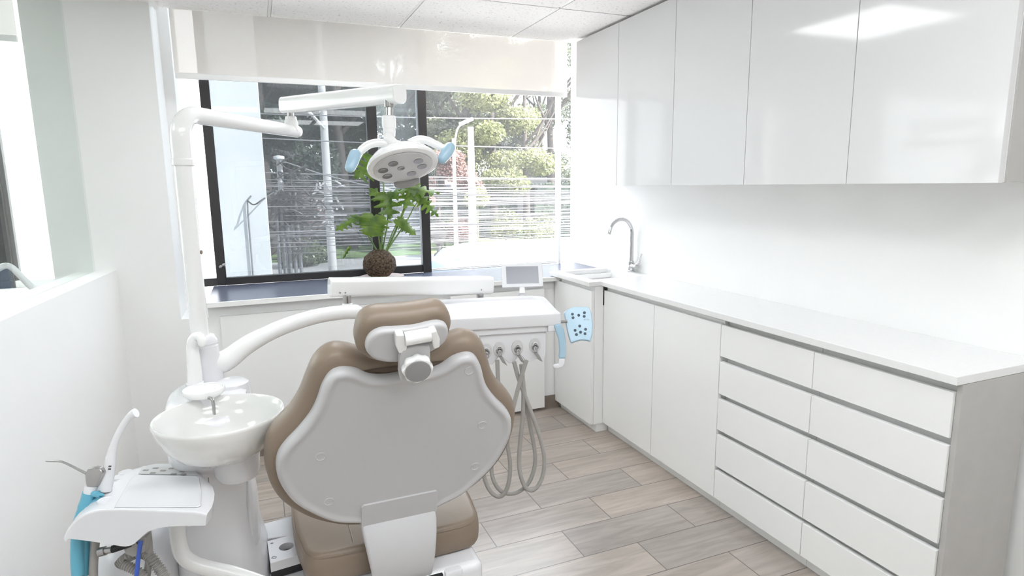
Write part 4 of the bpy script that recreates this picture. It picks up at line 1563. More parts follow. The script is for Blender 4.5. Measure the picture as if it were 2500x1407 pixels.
t = thing('suction_handpiece', atd(265, 1190, DA + 0.03), 'tall curved white suction tip leaning out of the left tray', 'suction tip')
dd = DA + 0.03
m = MB()
pp = catmull([atd(a, c, dd) for a, c in ((254, 1196), (262, 1165), (268, 1135), (272, 1110), (280, 1080), (294, 1050), (311, 1024), (322, 1013), (332, 1008))], 4)
n = len(pp)
m.tube(pp, [0.0165 - 0.009 * min(1, k / (n * 0.5)) + (0.004 * max(0, (k - n * 0.72) / (n * 0.28)) if k > n * 0.72 else 0) for k in range(n)], 16)
m.build('suction_tip', M_PLAS, t, 60)
m = MB()
m.obox(atd(268.5, 1139, dd - 0.0145), CR * 0.0028, CD * 0.0014, CF * 0.001)
m.obox(atd(267.5, 1146, dd - 0.0150), CR * 0.0028, CD * 0.0014, CF * 0.001)
m.build('valve_mark', M_DARK, t)
m = MB()
m.tube(catmull([atd(256, 1190, dd), atd(240, 1270, dd), atd(231, 1340, dd), atd(228, 1407, dd), atd(236, 1470, dd)], 4), 0.0095, 14)
m.build('tubing', M_HOSE, t)
t = thing('saliva_ejector', atd(212, 1330, (DS + 0.02)), 'second teal handle hanging under the left tray, just right of the syringe', 'ejector handle')
m = MB()
m.tube(catmull([atd(206, 1305, (DS + 0.02)), atd(206, 1350, (DS + 0.02)), atd(203, 1404, (DS + 0.02))], 3), [0.0125] * 7, 16)
tag(m.build('handle', M_TEAL, t), 'teal blue handle')
MB().tube([atd(203, 1402, (DS + 0.02)), atd(206, 1450, (DS + 0.02))], 0.008, 12).build('tubing', M_HOSE, t)
t = thing('suction_valve', atd(300, 1340, DA + 0.02), 'grey suction connector under the left tray with a bright blue tube', 'suction connector')
dd = DA + 0.02
m = MB()
m.tube([atd(243, 1349, dd), atd(258, 1345, dd)], 0.0105, 14).tube([atd(257, 1345, dd), atd(275, 1342, dd)], 0.008, 14)
m.build('connector', M_STEEL, t)
MB().tube([atd(274, 1342, dd), atd(318, 1327, dd + 0.01)], 0.0085, 14).build('grip', M_BLACK, t)
m = MB()
m.prism([atd(a, c, dd + 0.012) for a, c in ((298, 1335), (345, 1306), (358, 1310), (352, 1350), (325, 1362), (305, 1356))], CF * 0.02, 0.004)
m.lathe([(0.013, 0.0), (0.013, 0.008), (0.008, 0.009), (0.008, 0.004), (0, 0.004)], atd(345, 1319, dd + 0.012), -CF, 20)
m.build('valve_body', M_HOSE, t)
m = MB()
m.tube(catmull([atd(343, 1321, dd), atd(338, 1360, dd - 0.01), atd(333, 1407, dd - 0.01), atd(332, 1440, dd - 0.01)], 4), 0.0048, 12)
tag(m.build('blue_tube', M_ROYAL, t, 60), 'bright blue tube')


def corrugated(name, pts, r, label, ca):
    pts = catmull(pts, 14)
    m = MB()
    m.tube(pts, [r * (1 + 0.13 * (1 if k % 4 < 2 else -1)) for k in range(len(pts))], 16)
    return tag(m.build(name, M_HOSE, None, 25), label, ca)


corrugated('corrugated_hose', [atd(a, c, dd + 0.04) for a, c in ((292, 1380), (305, 1366), (330, 1352), (352, 1352), (368, 1362), (382, 1380), (396, 1400), (410, 1430))], 0.0115, 'ribbed grey suction hose curving under the left tray', 'hose')
corrugated('corrugated_hose', [atd(a, c, dd + 0.02) for a, c in ((298, 1378), (318, 1386), (336, 1396), (352, 1412), (366, 1440))], 0.010, 'short ribbed hose end beside the bright blue tube', 'hose')
m = MB()
m.tube(catmull([atd(a, c, DA + 0.06) for a, c in ((360, 1300), (363, 1330), (364, 1370), (358, 1407), (352, 1440))], 4), 0.0085, 14)
tag(m.build('vertical_tube', M_HOSE, None, 60), 'plain grey tube dropping behind the bright blue tube', 'tube')

# unit's floor housing at lower left, junction box and connecting plate between tower and chair
t = thing('floor_housing', (-0.30, 1.75, 0), 'low rounded white housing on the floor behind the tray hoses', 'housing')
m = MB()
m.rings([rsec(-0.38, 1.86, 0.13, 0.24, 0.0), rsec(-0.38, 1.86, 0.135, 0.245, 0.04), rsec(-0.375, 1.85, 0.12, 0.22, 0.36), rsec(-0.37, 1.84, 0.105, 0.19, 0.50), rsec(-0.365, 1.84, 0.08, 0.15, 0.54), rsec(-0.36, 1.84, 0.05, 0.1, 0.548)])
m.build('housing_shell', M_PLAS, t, 60)
t = thing('junction_box', (0.0, 1.80, 0), 'white box with a round hole between the tower and the seat', 'junction box')
m = MB()
b0_, b1_, b2_, b3_ = atz(652, 1322, 0.40), atz(716, 1305, 0.40), atz(742, 1352, 0.40), atz(660, 1376, 0.40)
hc_ = atz(699, 1335, 0.40)
# top plate with a real hole
bmn = bmesh.new()
N_ = 32
outer = []
cor = [b3_, b2_, b1_, b0_]
for k in range(N_):
    a = 2 * PI * k / N_
    d_ = V((math.cos(a), math.sin(a), 0))
    best = None
    for i in range(4):
        p, q = cor[i], cor[(i + 1) % 4]
        e = q - p
        den = d_.x * e.y - d_.y * e.x
        if abs(den) < 1e-9:
            continue
        w_ = p - hc_
        s1_ = (w_.x * e.y - w_.y * e.x) / den
        s2_ = (w_.x * d_.y - w_.y * d_.x) / den
        if s1_ > 0 and -1e-6 <= s2_ <= 1 + 1e-6 and (best is None or s1_ < best):
            best = s1_
    outer.append(hc_ + d_ * best)
for c in cor:
    j = min(range(N_), key=lambda k: (outer[k] - c).length)
    outer[j] = c.copy()
hole = [hc_ + V((math.cos(2 * PI * k / N_), math.sin(2 * PI * k / N_), 0)) * 0.0205 for k in range(N_)]
dz = V((0, 0, 1))
m.rings([[p - dz * 0.028 for p in outer], [p - dz * 0.001 for p in outer], [hc_ + (p - hc_) * 0.99 for p in outer], hole, [p - dz * 0.02 for p in hole]], True, True)
m.build('box_body', M_PLAS, t, 30)
MB().lathe([(0.0195, -0.0195), (0.0, -0.019)], hc_, (0, 0, 1), 24).build('hole_bottom', M_DARK, t)
m = MB()
m.prism([p - dz * 0.028 for p in (b0_ + V((0, 0, 0)), b1_, b2_, b3_)], -dz * 0.022)
m.build('box_seal', M_BLACK, t)
m = MB()
for a, c, s1_ in ((669, 1362, 0.0055), (735, 1349, 0.004), (664, 1327, 0.003)):
    p = atz(a, c, 0.4006)
    for q in (-1, 1):
        m.obox(p + au * s1_ * q, au * 0.0006, av * s1_ * 0.7, V((0, 0, 0.0003)))
        m.obox(p + av * s1_ * 0.7 * q, au * s1_, av * 0.0006, V((0, 0, 0.0003)))
m.build('printed_symbols', M_BTN, t)
m = MB()
m.box((-0.065, 1.70, 0.0), (0.05, 1.85, 0.348), 0.006)
m.build('box_base', M_PLAS, t)
t = thing('connecting_plate', (-0.02, 1.95, 0), 'white flat step plate joining the tower to the chair base', 'plate')
m = MB()
m.prism([atz(622, 1284, 0.385), atz(716, 1259, 0.385), atz(722, 1306, 0.385), atz(622, 1320, 0.385)], (0, 0, -0.03), 0.004)
m.build('plate', M_PLAS, t)
MB().box((-0.06, 1.90, 0.0), (0.02, 1.98, 0.355), 0.004).build('plate_foot', M_PLAS2, t)

# ================================================================== PLANT ON THE SILL
PYW = 3.85


def pl(px, py, dy=0.0):
    return aty(px, py, PYW + dy)


pb = pl(928, 672)
t = thing('potted_plant', (pb.x, pb.y, 0.869), 'green split-leaf plant growing from a moss ball on the window sill', 'plant')
rb_ = (pl(969, 650) - pl(890, 650)).length / 2
bc = V((pb.x, pb.y, 0.885 + rb_ * 0.80))
m = MB()
bmesh.ops.create_icosphere(m.bm, subdivisions=4, radius=rb_)
for v in m.bm.verts:
    n = noise.noise(v.co * 22) * 0.006 + noise.noise(v.co * 60) * 0.004
    v.co = v.co * (1 + n / rb_)
    v.co.z *= 0.92
    if v.co.z < -rb_ * 0.78:
        v.co.z = -rb_ * 0.78
m.bm.transform(Matrix.Translation(bc))
m.build('moss_ball', M_SOIL, t, 80)


def leaf(mb, base, tip, nrm, width, lobes, notch=0.55, droop=0.12, heart=0.12):
    ax = tip - base
    L = ax.length
    ax.normalize()
    n = (nrm - ax * nrm.dot(ax)).normalized()
    side = ax.cross(n)
    prof = [(-heart, 0.10), (-heart * 0.95, 0.45), (-heart * 0.3, 0.62)]
    for k in range(lobes):
        a0 = 0.02 + 0.86 * k / lobes
        dl = 0.86 / lobes
        env = 1.0 - 0.55 * (k / max(1, lobes)) ** 1.3
        prof += [(a0 + 0.16 * dl, env * 0.62), (a0 + 0.40 * dl, env * 0.97), (a0 + 0.56 * dl, env * 0.93), (a0 + 0.66 * dl, env * 0.62), (a0 + 0.74 * dl, env * (1 - notch) * 0.9), (a0 + 0.96 * dl, env * (1 - notch) * 0.85)]
    prof += [(0.92, 0.16), (1.0, 0.0)]
    prof = [(min(1.0, a), c) for a, c in prof]
    rows = []
    for f, wd in prof:
        mid = base + ax * L * max(0, f) * 0.98 - n * (droop * L * max(0, f) ** 2)
        row = []
        for sg in (-1, 1):
            for q in ((1.0, 0.5) if sg < 0 else (0.5, 1.0)):
                ff = f if q == 1.0 else (f + max(0, f)) / 2
                row.append(base + ax * L * ff + side * sg * wd * width * q - n * (droop * L * max(0, f) ** 2 + 0.18 * wd * width * q * q) + n * 0.06 * width * math.sin(9 * f + sg) * q)
        row.insert(2, mid)
        rows.append(row)
    vs = [[mb.bm.verts.new(p) for p in r] for r in rows]
    for i in range(len(vs) - 1):
        for j in range(4):
            try:
                mb.bm.faces.new((vs[i][j], vs[i][j + 1], vs[i + 1][j + 1], vs[i + 1][j]))
            except ValueError:
                pass
    return base + ax * L * 0.5


top = pl(929, 628)
tocam = (CAM - top).normalized()
LEAVES = [
    # base px, tip px, depth offset base/tip, half width (m), lobes, notch, normal tilt, stem via
    ((912, 392), (864, 434), 0.02, 0.0, 0.095, 4, 0.80, (0.2, 0, 0.6), [(934, 560), (937, 470), (930, 405)]),
    ((946, 494), (901, 455), 0.06, 0.10, 0.052, 3, 0.6, (0, 0, 0.8), [(932, 560), (938, 520)]),
    ((944, 474), (954, 534), 0.0, -0.06, 0.082, 3, 0.80, (0.1, 0, 0.5), [(938, 590), (946, 540)]),
    ((944, 482), (996, 456), 0.02, -0.05, 0.056, 3, 0.80, (0, 0, 1.0), [(938, 590), (947, 540)]),
    ((1003, 460), (986, 508), -0.02, -0.08, 0.070, 3, 0.80, (-0.2, 0, 0.7), [(950, 600), (982, 520), (997, 480)]),
    ((1003, 460), (1050, 496), -0.02, -0.08, 0.066, 3, 0.80, (0, 0, 0.8), [(950, 600), (985, 520), (1000, 475)]),
    ((1004, 460), (1074, 466), -0.01, -0.08, 0.062, 3, 0.80, (0, 0, 1.2), [(950, 600), (985, 515), (1001, 474)]),
    ((1002, 462), (1016, 432), 0.0, 0.04, 0.046, 2, 0.6, (0, 0, 0.6), [(950, 600), (985, 515), (1001, 474)]),
    ((1028, 486), (1073, 526), -0.05, -0.10, 0.056, 4, 0.80, (0, 0, 1.0), [(950, 604), (990, 545), (1015, 500)]),
    ((913, 528), (908, 580), -0.10, -0.13, 0.094, 3, 0.20, (0.1, 0, 0.2), [(927, 600), (922, 560)]),
    ((872, 530), (816, 559), -0.05, -0.10, 0.046, 5, 0.62, (0, 0, 1.2), [(916, 605), (895, 570), (878, 540)]),
    ((972, 536), (1018, 571), -0.05, -0.09, 0.052, 5, 0.30, (0, 0, 1.0), [(945, 605), (962, 560)]),
    ((853, 604), (835, 632), -0.08, -0.08, 0.012, 3, 0.5, (0, 0, 0.5), [(905, 612), (870, 580), (836, 556)]),
]
for bp_, tp_, d0, d1_, wd, lo, no, nt_, via in LEAVES:
    nrm = (tocam * 0.8 + V(nt_)).normalized()
    b3, t3 = pl(*bp_, d0), pl(*tp_, d1_)
    m = MB()
    leaf(m, b3, t3, nrm, wd * 1.28, lo, no * 0.92)
    m.build('leaf', M_LEAF, t, 60)
    pts = [top + V((rnd.uniform(-.012, .012), rnd.uniform(-.012, .012), -0.03))] + [pl(*q, d0 * (k + 1) / (len(via) + 1)) for k, q in enumerate(via)] + [b3 + (t3 - b3) * 0.12]
    if bp_ == (853, 604):
        pts = [pl(852, 604, d0), pl(848, 608, d0), pl(838, 628, d0)]
    cp_ = catmull(pts, 5)
    MB().tube(cp_, [0.0058 - 0.0030 * k / len(cp_) for k in range(len(cp_))], 8).build('stalk', M_STEM, t, 60)
m = MB()
for k in range(9):
    a = k * 0.7
    p = top + V((math.cos(a) * 0.025, math.sin(a) * 0.025, -0.01))
    m.tube([top + V((0, 0, 0.03)), p + V((0, 0, 0.0)), p + V((math.cos(a) * 0.03, math.sin(a) * 0.03, -0.02)), p + V((math.cos(a) * 0.05, math.sin(a) * 0.05, -0.06))], 0.0022, 6)
m.build('aerial_roots', M_SOIL, t)
ts = MB()
ts.lathe([(0.085, 0.8695), (0.11, 0.872), (0.1345, 0.886), (0.137, 0.889), (0.134, 0.889), (0.108, 0.878), (0.0, 0.876)], (pb.x + 0.012, pb.y, 0), (0, 0, 1), 48)
tag(ts.build('plant_saucer', M_SAUCER), 'round pale terracotta saucer under the moss ball', 'saucer')

# ================================================================== OUTSIDE
GZ = -1.6


def ground_mat(name, a, c, scale):
    return mat(name, [(x + y) / 2 for x, y in zip(a, c)], 0.9, var=0.25, scale=scale, bump=0.3, bscale=scale * 6)


M_ASPH = ground_mat('asphalt', (0.42, 0.42, 0.425), (0.50, 0.50, 0.505), 1.5)  # street colour paled so it bounces daylight up onto the ceiling
M_PAVE = ground_mat('concrete_paving', (0.60, 0.59, 0.57), (0.70, 0.69, 0.67), 0.8)  # near paving lightened for daylight bounce into the room
M_GRASS = mat('lawn_grass', (0.075, 0.115, 0.04), 0.9, var=0.35, scale=2.0)
M_STUC = mat('white_stucco', (0.46, 0.465, 0.475), 0.85, var=0.06, scale=1.6, bump=0.5, bscale=14)
M_CONC = mat('pole_concrete', (0.34, 0.33, 0.33), 0.8, var=0.1, scale=5)
M_RISER = mat('weathered_pipe', (0.13, 0.13, 0.14), 0.6, var=0.15, scale=4)
M_CABLE = mat('cable_grey', (0.15, 0.14, 0.15), 0.5, var=0.15, scale=2)
M_CABLD = mat('cable_dark', (0.02, 0.018, 0.02), 0.5, var=0.2, scale=2)
M_BARK = mat('bark', (0.045, 0.036, 0.032), 0.9, var=0.3, scale=6, bump=0.6, bscale=20)
M_BRICK = mat('pink_render', (0.30, 0.19, 0.175), 0.85, var=0.1, scale=1.2)
M_WIN = mat('dark_window', (0.05, 0.055, 0.065), 0.15, var=0.2)
M_VAN = mat('van_white_paint', (0.84, 0.85, 0.87), 0.2, var=0.01, coat=0.5)
M_VANB = mat('van_blue_glass', (0.14, 0.24, 0.42), 0.12, var=0.03)
M_HWALL = mat('dark_garden_wall', (0.03, 0.03, 0.036), 0.9, var=0.25, scale=1.5)
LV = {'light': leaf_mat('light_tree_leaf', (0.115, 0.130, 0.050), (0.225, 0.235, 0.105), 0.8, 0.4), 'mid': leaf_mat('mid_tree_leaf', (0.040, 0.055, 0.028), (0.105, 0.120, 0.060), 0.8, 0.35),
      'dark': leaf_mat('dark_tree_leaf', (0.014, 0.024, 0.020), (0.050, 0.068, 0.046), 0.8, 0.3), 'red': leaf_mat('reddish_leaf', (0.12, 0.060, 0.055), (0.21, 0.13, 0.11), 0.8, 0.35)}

struct('ground', MB().box((-40, 4.6, GZ - 0.3), (70, 9.0, GZ)), M_PAVE, 'pale pavement below the window', 'pavement')
struct('road', MB().box((-40, 9.0, GZ - 0.4), (70, 20.0, GZ - 0.12)), M_ASPH, 'asphalt street below the window', 'road')
struct('far_pavement', MB().box((-40, 20.0, GZ - 0.3), (70, 27.0, GZ)), ground_mat('darker_paving', (0.15, 0.15, 0.155), (0.26, 0.25, 0.25), 0.5), 'pale pavement across the street', 'pavement')  # paving colour set darker than the near pavement
o = MB().box((-60, 27.0, GZ - 0.3), (120, 110, GZ + 0.05)).build('lawn', M_GRASS, None, 40, True)
tag(o, 'green lawn of the park across the street', 'grass', None, 'structure')

t = thing('white_building', (-4.5, 8.5, GZ), 'white stucco side of the neighbouring building close outside the window', 'building')
MB().box((-14, 6.5, GZ), (0.1025, 11.2, 9.0), 0.01).build('wall', M_STUC, t)
m = MB()
c0, c1 = aty(603, 492, 6.48), aty(607, 670, 6.48)
m.tube([aty(613, 478, 6.48), aty(604, 490, 6.48), V((c0.x, 6.48, c0.z - 0.1)), V((c0.x, 6.48, GZ))], 0.008, 8)
m.build('conduit', M_RISER, t)
m = MB()
m.tube(catmull([aty(604, 490, 6.48), aty(620, 500, 6.4), aty(640, 488, 6.4), aty(668, 470, 7)], 5), 0.007, 8)
m.build('drop_wire', M_CABLD, t)


def pole(px, py0, y, r, name, label, cat='pole', top=None):
    b = aty(px, py0, y)
    tt = thing(name, (b.x, y, GZ), label, cat, 'poles across the street')
    z1 = top if top else 11.0
    MB().tube([V((b.x, y, GZ)), V((b.x, y, z1))], [r, r * 0.62], 14).build('shaft', M_CONC, tt)
    return tt, b


t, b = pole(800, 455, 22.0, 0.15, 'utility_pole', 'tall concrete utility pole behind the left sash')
m = MB()
m.box((b.x - 0.5, 21.75, b.z - 1.0), (b.x + 0.55, 21.78, b.z - 0.92)).tube([V((b.x - 0.6, 21.9, b.z + 2.6)), V((b.x, 21.9, b.z + 1.9))], 0.05, 8)
for k in range(26):
    p = V((b.x + rnd.uniform(-.45, .5), 21.7 + rnd.uniform(-.1, .1), b.z - 0.3 + rnd.uniform(-.9, .5)))
    m.tube([p, p + V((rnd.uniform(-.3, .3), 0, rnd.uniform(-.3, .3)))], 0.03, 6)
m.build('fittings', M_CONC, t)
zt = aty(1148, 310, 24.0).z
t, b = pole(1152, 455, 24.0, 0.19, 'utility_pole', 'thick pale pole right of the lamp head, outside', top=zt)
z1 = aty(1108, 338, 25.0).z
t, b = pole(1110, 455, 25.0, 0.10, 'street_light', 'thin street lamp post with curved arm, left of the thick pale pole', 'street lamp', top=z1)
m = MB()
m.tube(catmull([V((b.x, 25, z1 - 0.8)), aty(1114, 325, 25), aty(1124, 306, 25), aty(1138, 296, 25)], 5), 0.038, 8)
m.build('lamp_arm', M_CONC, t)
MB().obox(aty(1138, 297, 25), V((0.28, 0, 0.12)), V((0, 0.12, 0)), V((-0.03, 0, 0.07)), 0.03).build('lamp_head', M_CONC, t)
t, b = pole(686, 455, 13.0, 0.085, 'bundle_pole', 'slim pole wrapped in cable tangles beside the white building', top=aty(668, 392, 13).z)
MB().lathe([(0.05, 0), (0.10, 0.03), (0.10, 0.08), (0.0, 0.10)], V((b.x, 13, aty(668, 392, 13).z)), (0, 0, 1), 12).build('cap', M_STUC, t)
for k in range(5):
    dx = -0.12 + 0.09 * k
    MB().tube([V((b.x + dx, 12.9 - 0.02 * k, aty(690, 470, 13).z)), V((b.x + dx * 1.1, 12.9, 0)), V((b.x + dx * 1.2, 12.92, GZ))], 0.035, 8).build('riser_pipe', M_RISER, t)
BXX = b.x

# overhead cables, one object each
SHEAF = 72
for k in range(SHEAF):
    y = rnd.uniform(12.2, 14.0)
    z0 = 1.40 + rnd.triangular(-1.35, 0.34, -0.30)
    z1 = z0 + rnd.uniform(-0.22, 0.22)
    sag = rnd.uniform(0.02, 0.16)
    x0 = -3.0 if k % 2 else BXX
    x1 = 20.0
    pts = []
    for q in range(25):
        f = q / 24
        pts.append(V((x0 + (x1 - x0) * f, y + 0.4 * f * (rnd.random() - 0.5), z0 + (z1 - z0) * f - sag * 4 * f * (1 - f) + 0.02 * math.sin(f * 17 + k))))
    o = MB().tube(pts, rnd.choice((0.0035, 0.004, 0.005, 0.006, 0.0075, 0.011)), 6).build('overhead_cable', M_CABLE if k % 5 else M_CABLD)
    tag(o, 'thin cable of the dense sheaf strung along the street outside', 'cable', 'sheaf of street cables')
for (xa, ya), (xb, yb), lab in (((600, 270), (1360, 278), 'highest single cable, crossing just under the blind'), ((640, 331), (1360, 350), 'single cable below the highest one, passing the lamp head'),
                                ((640, 415), (1360, 424), 'single cable just above the dense sheaf of cables')):
    a, c = aty(xa, ya, 13.4), aty(xb, yb, 13.4)
    d_ = c - a
    a, c = a - d_ * 0.3, c + d_ * 1.0
    tag(MB().tube([a + (c - a) * f / 12 - V((0, 0, 0.12 * 4 * (f / 12) * (1 - f / 12))) for f in range(13)], 0.011, 6).build('overhead_cable', M_CABLE), lab, 'cable')
a, c = aty(700, 397, 13.0), aty(880, 450, 13.0)
tag(MB().tube([aty(672, 394, 13), a, aty(780, 424, 13.0), c, aty(1000, 470, 13.2)], 0.012, 6).build('overhead_cable', M_CABLE), 'slanting cable running down from the top of the wrapped pole', 'cable')
m = MB()
for k in range(150):
    p = V((BXX + rnd.gauss(0.10, 0.20), 12.9 + rnd.uniform(-.12, .12), 1.10 + rnd.gauss(0, 0.32)))
    pts = [p]
    for q in range(4):
        pts.append(pts[-1] + V((rnd.uniform(-.16, .22), rnd.uniform(-.05, .05), rnd.uniform(-.18, .13))))
    m.tube(catmull(pts, 3), rnd.choice((0.010, 0.013, 0.018)), 5)
o = m.build('cable_tangle', M_CABLD)
tag(o, 'dark tangle of spliced cables around the slim wrapped pole', 'cable tangle', None, 'stuff')


def crown(acc, c, rx, rz, n, size):
    vs, fs = acc
    for _ in range(n):
        d = V((rnd.gauss(0, 1), rnd.gauss(0, 1), rnd.gauss(0, 1))).normalized()
        q = rnd.uniform(0.62, 1.05)
        p = V((c[0] + d.x * rx * q, c[1] + d.y * rx * q, c[2] + d.z * rz * q))
        u = V((rnd.gauss(0, 1), rnd.gauss(0, 1), rnd.gauss(0, 1))).normalized()
        w_ = u.orthogonal().normalized()
        s1 = size * rnd.uniform(0.6, 1.4)
        k = len(vs)
        vs += [p + u * s1 * 0.6, p + w_ * s1 * 0.36 + u.cross(w_) * s1 * 0.08, p - u * s1 * 0.6, p - w_ * s1 * 0.36]
        fs.append((k, k + 1, k + 2, k + 3))


def add_faces(mb, acc):
    me = bpy.data.meshes.new('tmp')
    me.from_pydata([tuple(v) for v in acc[0]], [], acc[1])
    mb.bm.from_mesh(me)
    bpy.data.meshes.remove(me)


def tree(px, y, htop, trunk_r, kind, label, clumps, size=0.2, n=420, lean=0.0):
    n, size = int(n * 2.4), size * 0.62
    b = aty(px, 455, y)
    tt = thing('tree', (b.x, y, GZ), label, 'tree', 'trees of the park')
    m = MB()
    pts = catmull([V((b.x, y, GZ)), V((b.x + lean * 0.3, y, GZ + htop * 0.3)), V((b.x + lean * 0.6, y + 0.2, GZ + htop * 0.62)), V((b.x + lean, y, GZ + htop * 0.9))], 4)
    m.tube(pts, [trunk_r * (1 - 0.75 * k / (len(pts) - 1)) for k in range(len(pts))], 10)
    for k in range(6):
        a = rnd.uniform(0, 6.28)
        p = V((b.x + lean * 0.55, y + 0.1, GZ + htop * rnd.uniform(0.40, 0.62)))
        m.tube(catmull([p, p + V((math.cos(a) * htop * 0.10, math.sin(a) * htop * 0.1, htop * 0.10)), p + V((math.cos(a) * htop * 0.2, math.sin(a) * htop * 0.2, htop * 0.24))], 3), [trunk_r * 0.38 * (1 - k2 / 8) for k2 in range(7)], 7)
    m.build('trunk', M_BARK, tt, 60)
    m = MB()
    acc = ([], [])
    for cx, cz, rx, rz in clumps:
        for _ in range(3):
            crown(acc, (b.x + cx + rnd.uniform(-.4, .4) * rx, y + rnd.uniform(-.5, .5) * rx, GZ + cz + rnd.uniform(-.35, .35) * rz), rx * rnd.uniform(.55, .8), rz * rnd.uniform(.55, .8), n, size)
    add_faces(m, acc)
    m.build('foliage', LV[kind], tt, 60)
    return tt


def clump(w_, z0, z1, k):
    return [(rnd.uniform(-w_, w_), z0 + (z1 - z0) * (i + 0.5) / k, rnd.uniform(0.55, 0.95) * w_ * 0.75, (z1 - z0) / k * 0.85) for i in range(k)]


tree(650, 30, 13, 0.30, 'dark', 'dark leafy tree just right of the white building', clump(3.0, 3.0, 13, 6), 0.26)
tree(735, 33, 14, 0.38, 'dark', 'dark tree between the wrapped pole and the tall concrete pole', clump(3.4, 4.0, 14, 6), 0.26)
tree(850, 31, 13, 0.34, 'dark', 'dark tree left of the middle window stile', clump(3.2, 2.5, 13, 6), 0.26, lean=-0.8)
tree(960, 36, 14, 0.36, 'mid', 'mid green tree behind the lamp head', clump(3.2, 3.0, 14, 6), 0.26)
tree(1075, 37, 15, 0.34, 'mid', 'mid green tree just right of the dark sash', clump(2.6, 4.0, 9, 4), 0.24)
tree(1128, 34, 14, 0.34, 'mid', 'tree with a dark straight trunk rising to the blind', clump(2.4, 5.0, 9.5, 4), 0.24, lean=0.7)
tree(1205, 32, 12, 0.26, 'light', 'pale yellow-green tree in the middle of the clear pane', clump(2.6, 3.2, 10, 5), 0.22, 460)
tree(1285, 29, 10, 0.22, 'light', 'bright lime tree near the right end of the window', clump(2.2, 2.6, 8, 5), 0.20, 460)
tree(1345, 33, 13, 0.28, 'mid', 'grey-green tree at the right jamb of the window', clump(2.6, 2.0, 12, 6), 0.22)
tree(1240, 44, 15, 0.30, 'mid', 'tall tree farthest back, behind the pale trees', clump(4.0, 3.0, 14, 6), 0.3)
tree(1070, 28, 5, 0.12, 'red', 'reddish flowering tree behind the right lamp handle', clump(1.5, 2.2, 4.6, 4), 0.16)
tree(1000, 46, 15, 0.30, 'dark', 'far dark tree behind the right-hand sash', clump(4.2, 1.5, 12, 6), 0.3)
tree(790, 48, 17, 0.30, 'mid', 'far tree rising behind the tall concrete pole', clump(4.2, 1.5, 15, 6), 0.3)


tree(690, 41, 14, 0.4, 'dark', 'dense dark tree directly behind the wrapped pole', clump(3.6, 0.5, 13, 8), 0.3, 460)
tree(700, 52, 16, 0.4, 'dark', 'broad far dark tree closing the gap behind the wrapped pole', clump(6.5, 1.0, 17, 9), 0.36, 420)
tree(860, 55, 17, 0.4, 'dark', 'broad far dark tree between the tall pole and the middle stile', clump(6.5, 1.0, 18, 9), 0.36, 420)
tree(1090, 54, 16, 0.35, 'mid', 'broad far tree behind the street lamp post', clump(6.5, 1.0, 17, 9), 0.36, 420)
tree(1320, 53, 16, 0.35, 'mid', 'broad far tree at the right end behind the lime tree', clump(6.5, 1.0, 17, 9), 0.36, 420)


def bush(px, py, y, r, kind, label):
    c = aty(px, py, y)
    m = MB()
    m.tube([V((c.x, y, GZ)), c], 0.05, 6)
    acc = ([], [])
    crown(acc, c, r, r * 0.8, 800, 0.10)
    crown(acc, c + V((r * 0.4, 0.2, -r * 0.3)), r * 0.7, r * 0.6, 500, 0.10)
    crown(acc, c - V((r * 0.5, 0.1, r * 0.35)), r * 0.7, r * 0.6, 500, 0.10)
    add_faces(m, acc)
    tag(m.build('bush', LV[kind], None, 60), label, 'bush', 'bushes of the park')


bush(735, 612, 25, 0.75, 'mid', 'round green bush beside the wrapped pole')
bush(770, 622, 26, 0.5, 'mid', 'small green bush left of the tall concrete pole base')
bush(740, 520, 27, 0.9, 'red', 'reddish bush behind the cable tangle')
bush(1085, 550, 29, 0.8, 'mid', 'flowering bush right of the dark sash')
bush(1125, 560, 28, 0.7, 'red', 'reddish bush between the lamp post and the thick pale pole')
bush(1235, 545, 29, 0.85, 'light', 'pale bush in front of the dark garden wall')
bush(1320, 560, 28, 1.0, 'light', 'large pale bush near the right jamb')
bush(1165, 480, 27, 0.55, 'light', 'small pale bush touching the thick pale pole')
def hedge(x0, x1, y, z1, kind, label):
    m = MB()
    m.box((x0, y, GZ), (x1, y + 0.9, z1 - 0.15))
    acc = ([], [])
    for _ in range(int((x1 - x0) * 260)):
        p = V((rnd.uniform(x0, x1), y + rnd.uniform(-0.12, 0.1), rnd.uniform(GZ, z1)))
        if rnd.random() < 0.25:
            p = V((p.x, y + rnd.uniform(0, 0.9), z1 - 0.15 + rnd.uniform(-0.05, 0.2)))
        u = V((rnd.gauss(0, 1), rnd.gauss(0, 1), rnd.gauss(0, 1))).normalized()
        w_ = u.orthogonal().normalized()
        k = len(acc[0])
        acc[0].extend([p + u * 0.09, p + w_ * 0.05, p - u * 0.09, p - w_ * 0.05])
        acc[1].append((k, k + 1, k + 2, k + 3))
    add_faces(m, acc)
    tag(m.build('hedge', LV[kind], None, 60), label, 'hedge')


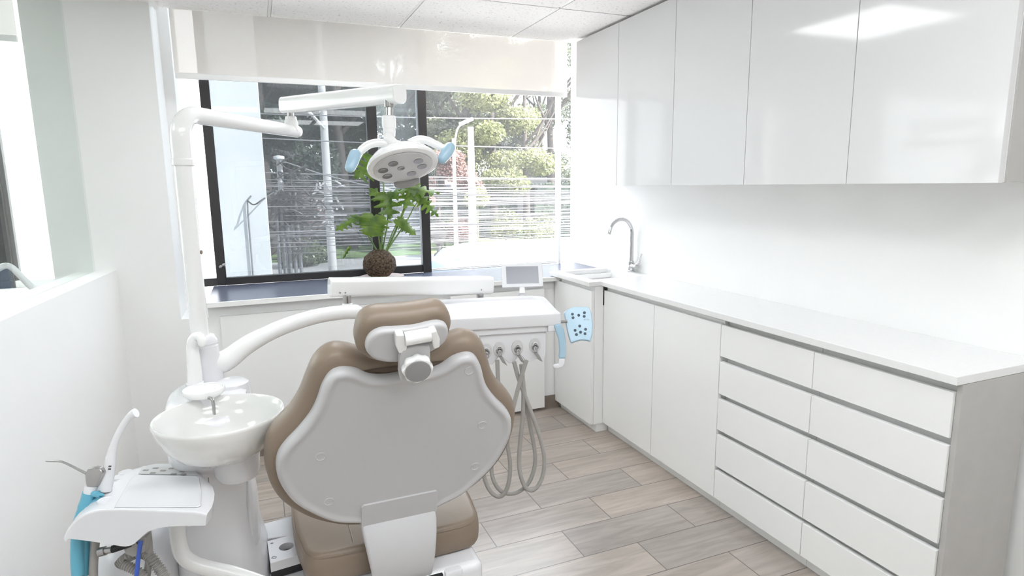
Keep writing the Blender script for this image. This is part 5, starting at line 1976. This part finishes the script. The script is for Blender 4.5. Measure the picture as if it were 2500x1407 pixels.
hedge(-2.0, 14.0, 33.0, 1.2, 'dark', 'long dark clipped hedge seen through the dark sashes')
hedge(14.4, 30.0, 31.5, 1.5, 'dark', 'dark hedge behind the poles in the clear pane')
t = thing('garden_wall', (aty(1230, 455, 42).x, 42, GZ), 'long dark wall behind the park trees', 'wall')
MB().box((-30, 42, GZ), (60, 42.4, 2.0)).build('wall', M_HWALL, t)
c0, c1 = aty(1046, 432, 38), aty(1188, 545, 38)
t = thing('pink_house', ((c0.x + c1.x) / 2, 40, GZ), 'pinkish house with rows of dark windows behind the cables', 'house')
MB().box((c0.x, 38, GZ), (c1.x, 41.5, c0.z)).build('wall', M_BRICK, t)
for i in range(5):
    for j in range(2):
        x = c0.x + (c1.x - c0.x) * (0.10 + 0.18 * i)
        z = c0.z - 0.75 - 1.0 * j
        MB().box((x, 37.95, z - 0.28), (x + (c1.x - c0.x) * 0.10, 38.02, z + 0.28)).build('window', M_WIN, t)

# van parked under the window
VY = 9.6
v0 = aty(1101, 610, VY).x
zr = aty(1200, 588, VY + 1.7).z
t = thing('van', (v0 + 2.4, VY + 0.9, GZ), 'white van with pale blue windscreen parked below the window, only its roof in view', 'van')
m = MB()
R = []
for x, zz, yy in ((0.0, -1.05, 0.06), (0.05, -0.62, 0.04), (0.16, -0.28, 0.03), (0.36, -0.10, 0.02), (0.75, -0.02, 0.0), (1.6, 0.0, 0.0), (4.9, 0.0, 0.0), (5.0, -0.06, 0.03)):
    z1 = zr + zz
    R.append([V((v0 + x, VY + yy, GZ + 0.35)), V((v0 + x, VY + yy, z1 - 0.55 if z1 - 0.55 > GZ + 0.4 else GZ + 0.4)), V((v0 + x, VY + 0.10 + yy, z1 - 0.12)), V((v0 + x, VY + 0.28, z1)), V((v0 + x, VY + 1.0, z1 + 0.02)), V((v0 + x, VY + 1.7, z1)), V((v0 + x, VY + 1.9 - yy, z1 - 0.12)), V((v0 + x, VY + 2.0 - yy, GZ + 0.35))])
m.rings(R)
m.build('body', M_VAN, t, 35)
m = MB()
m.rings([[r + V((-0.012, 0, 0.004)) for r in R[k][2:7]] for k in (0, 1, 2, 3)], closed=False)
m.build('windscreen', M_VANB, t)
m = MB()
m.rings([[V((v0 + x, VY - 0.012 + 0.02, z)) for x, z in ((0.10, zr - 0.62), (0.60, zr - 0.16), (0.95, zr - 0.16), (0.95, zr - 0.62))], [V((v0 + x, VY + 0.015, z)) for x, z in ((0.10, zr - 0.62), (0.60, zr - 0.16), (0.95, zr - 0.16), (0.95, zr - 0.62))]])
m.build('side_window', M_VANB, t)
for x in (0.9, 4.1):
    for yy in (0.05, 1.75):
        MB().lathe([(0.20, 0), (0.33, 0.01), (0.34, 0.10), (0.33, 0.20), (0.2, 0.21)], V((v0 + x, VY + yy, GZ + 0.22)), (0, 1, 0), 20).build('wheel', M_BLACK, t)
# ornamental urn on the park edge
u = aty(1071, 600, 26)
tag(MB().lathe([(0.22, 0), (0.22, 0.08), (0.09, 0.2), (0.08, 0.45), (0.2, 0.6), (0.34, 0.85), (0.36, 1.1), (0.30, 1.12), (0.0, 1.0)], V((u.x, 26, GZ)), (0, 0, 1), 20).build('park_urn', M_CABLD), 'dark ornamental urn on the lawn right of the dark sash', 'urn')
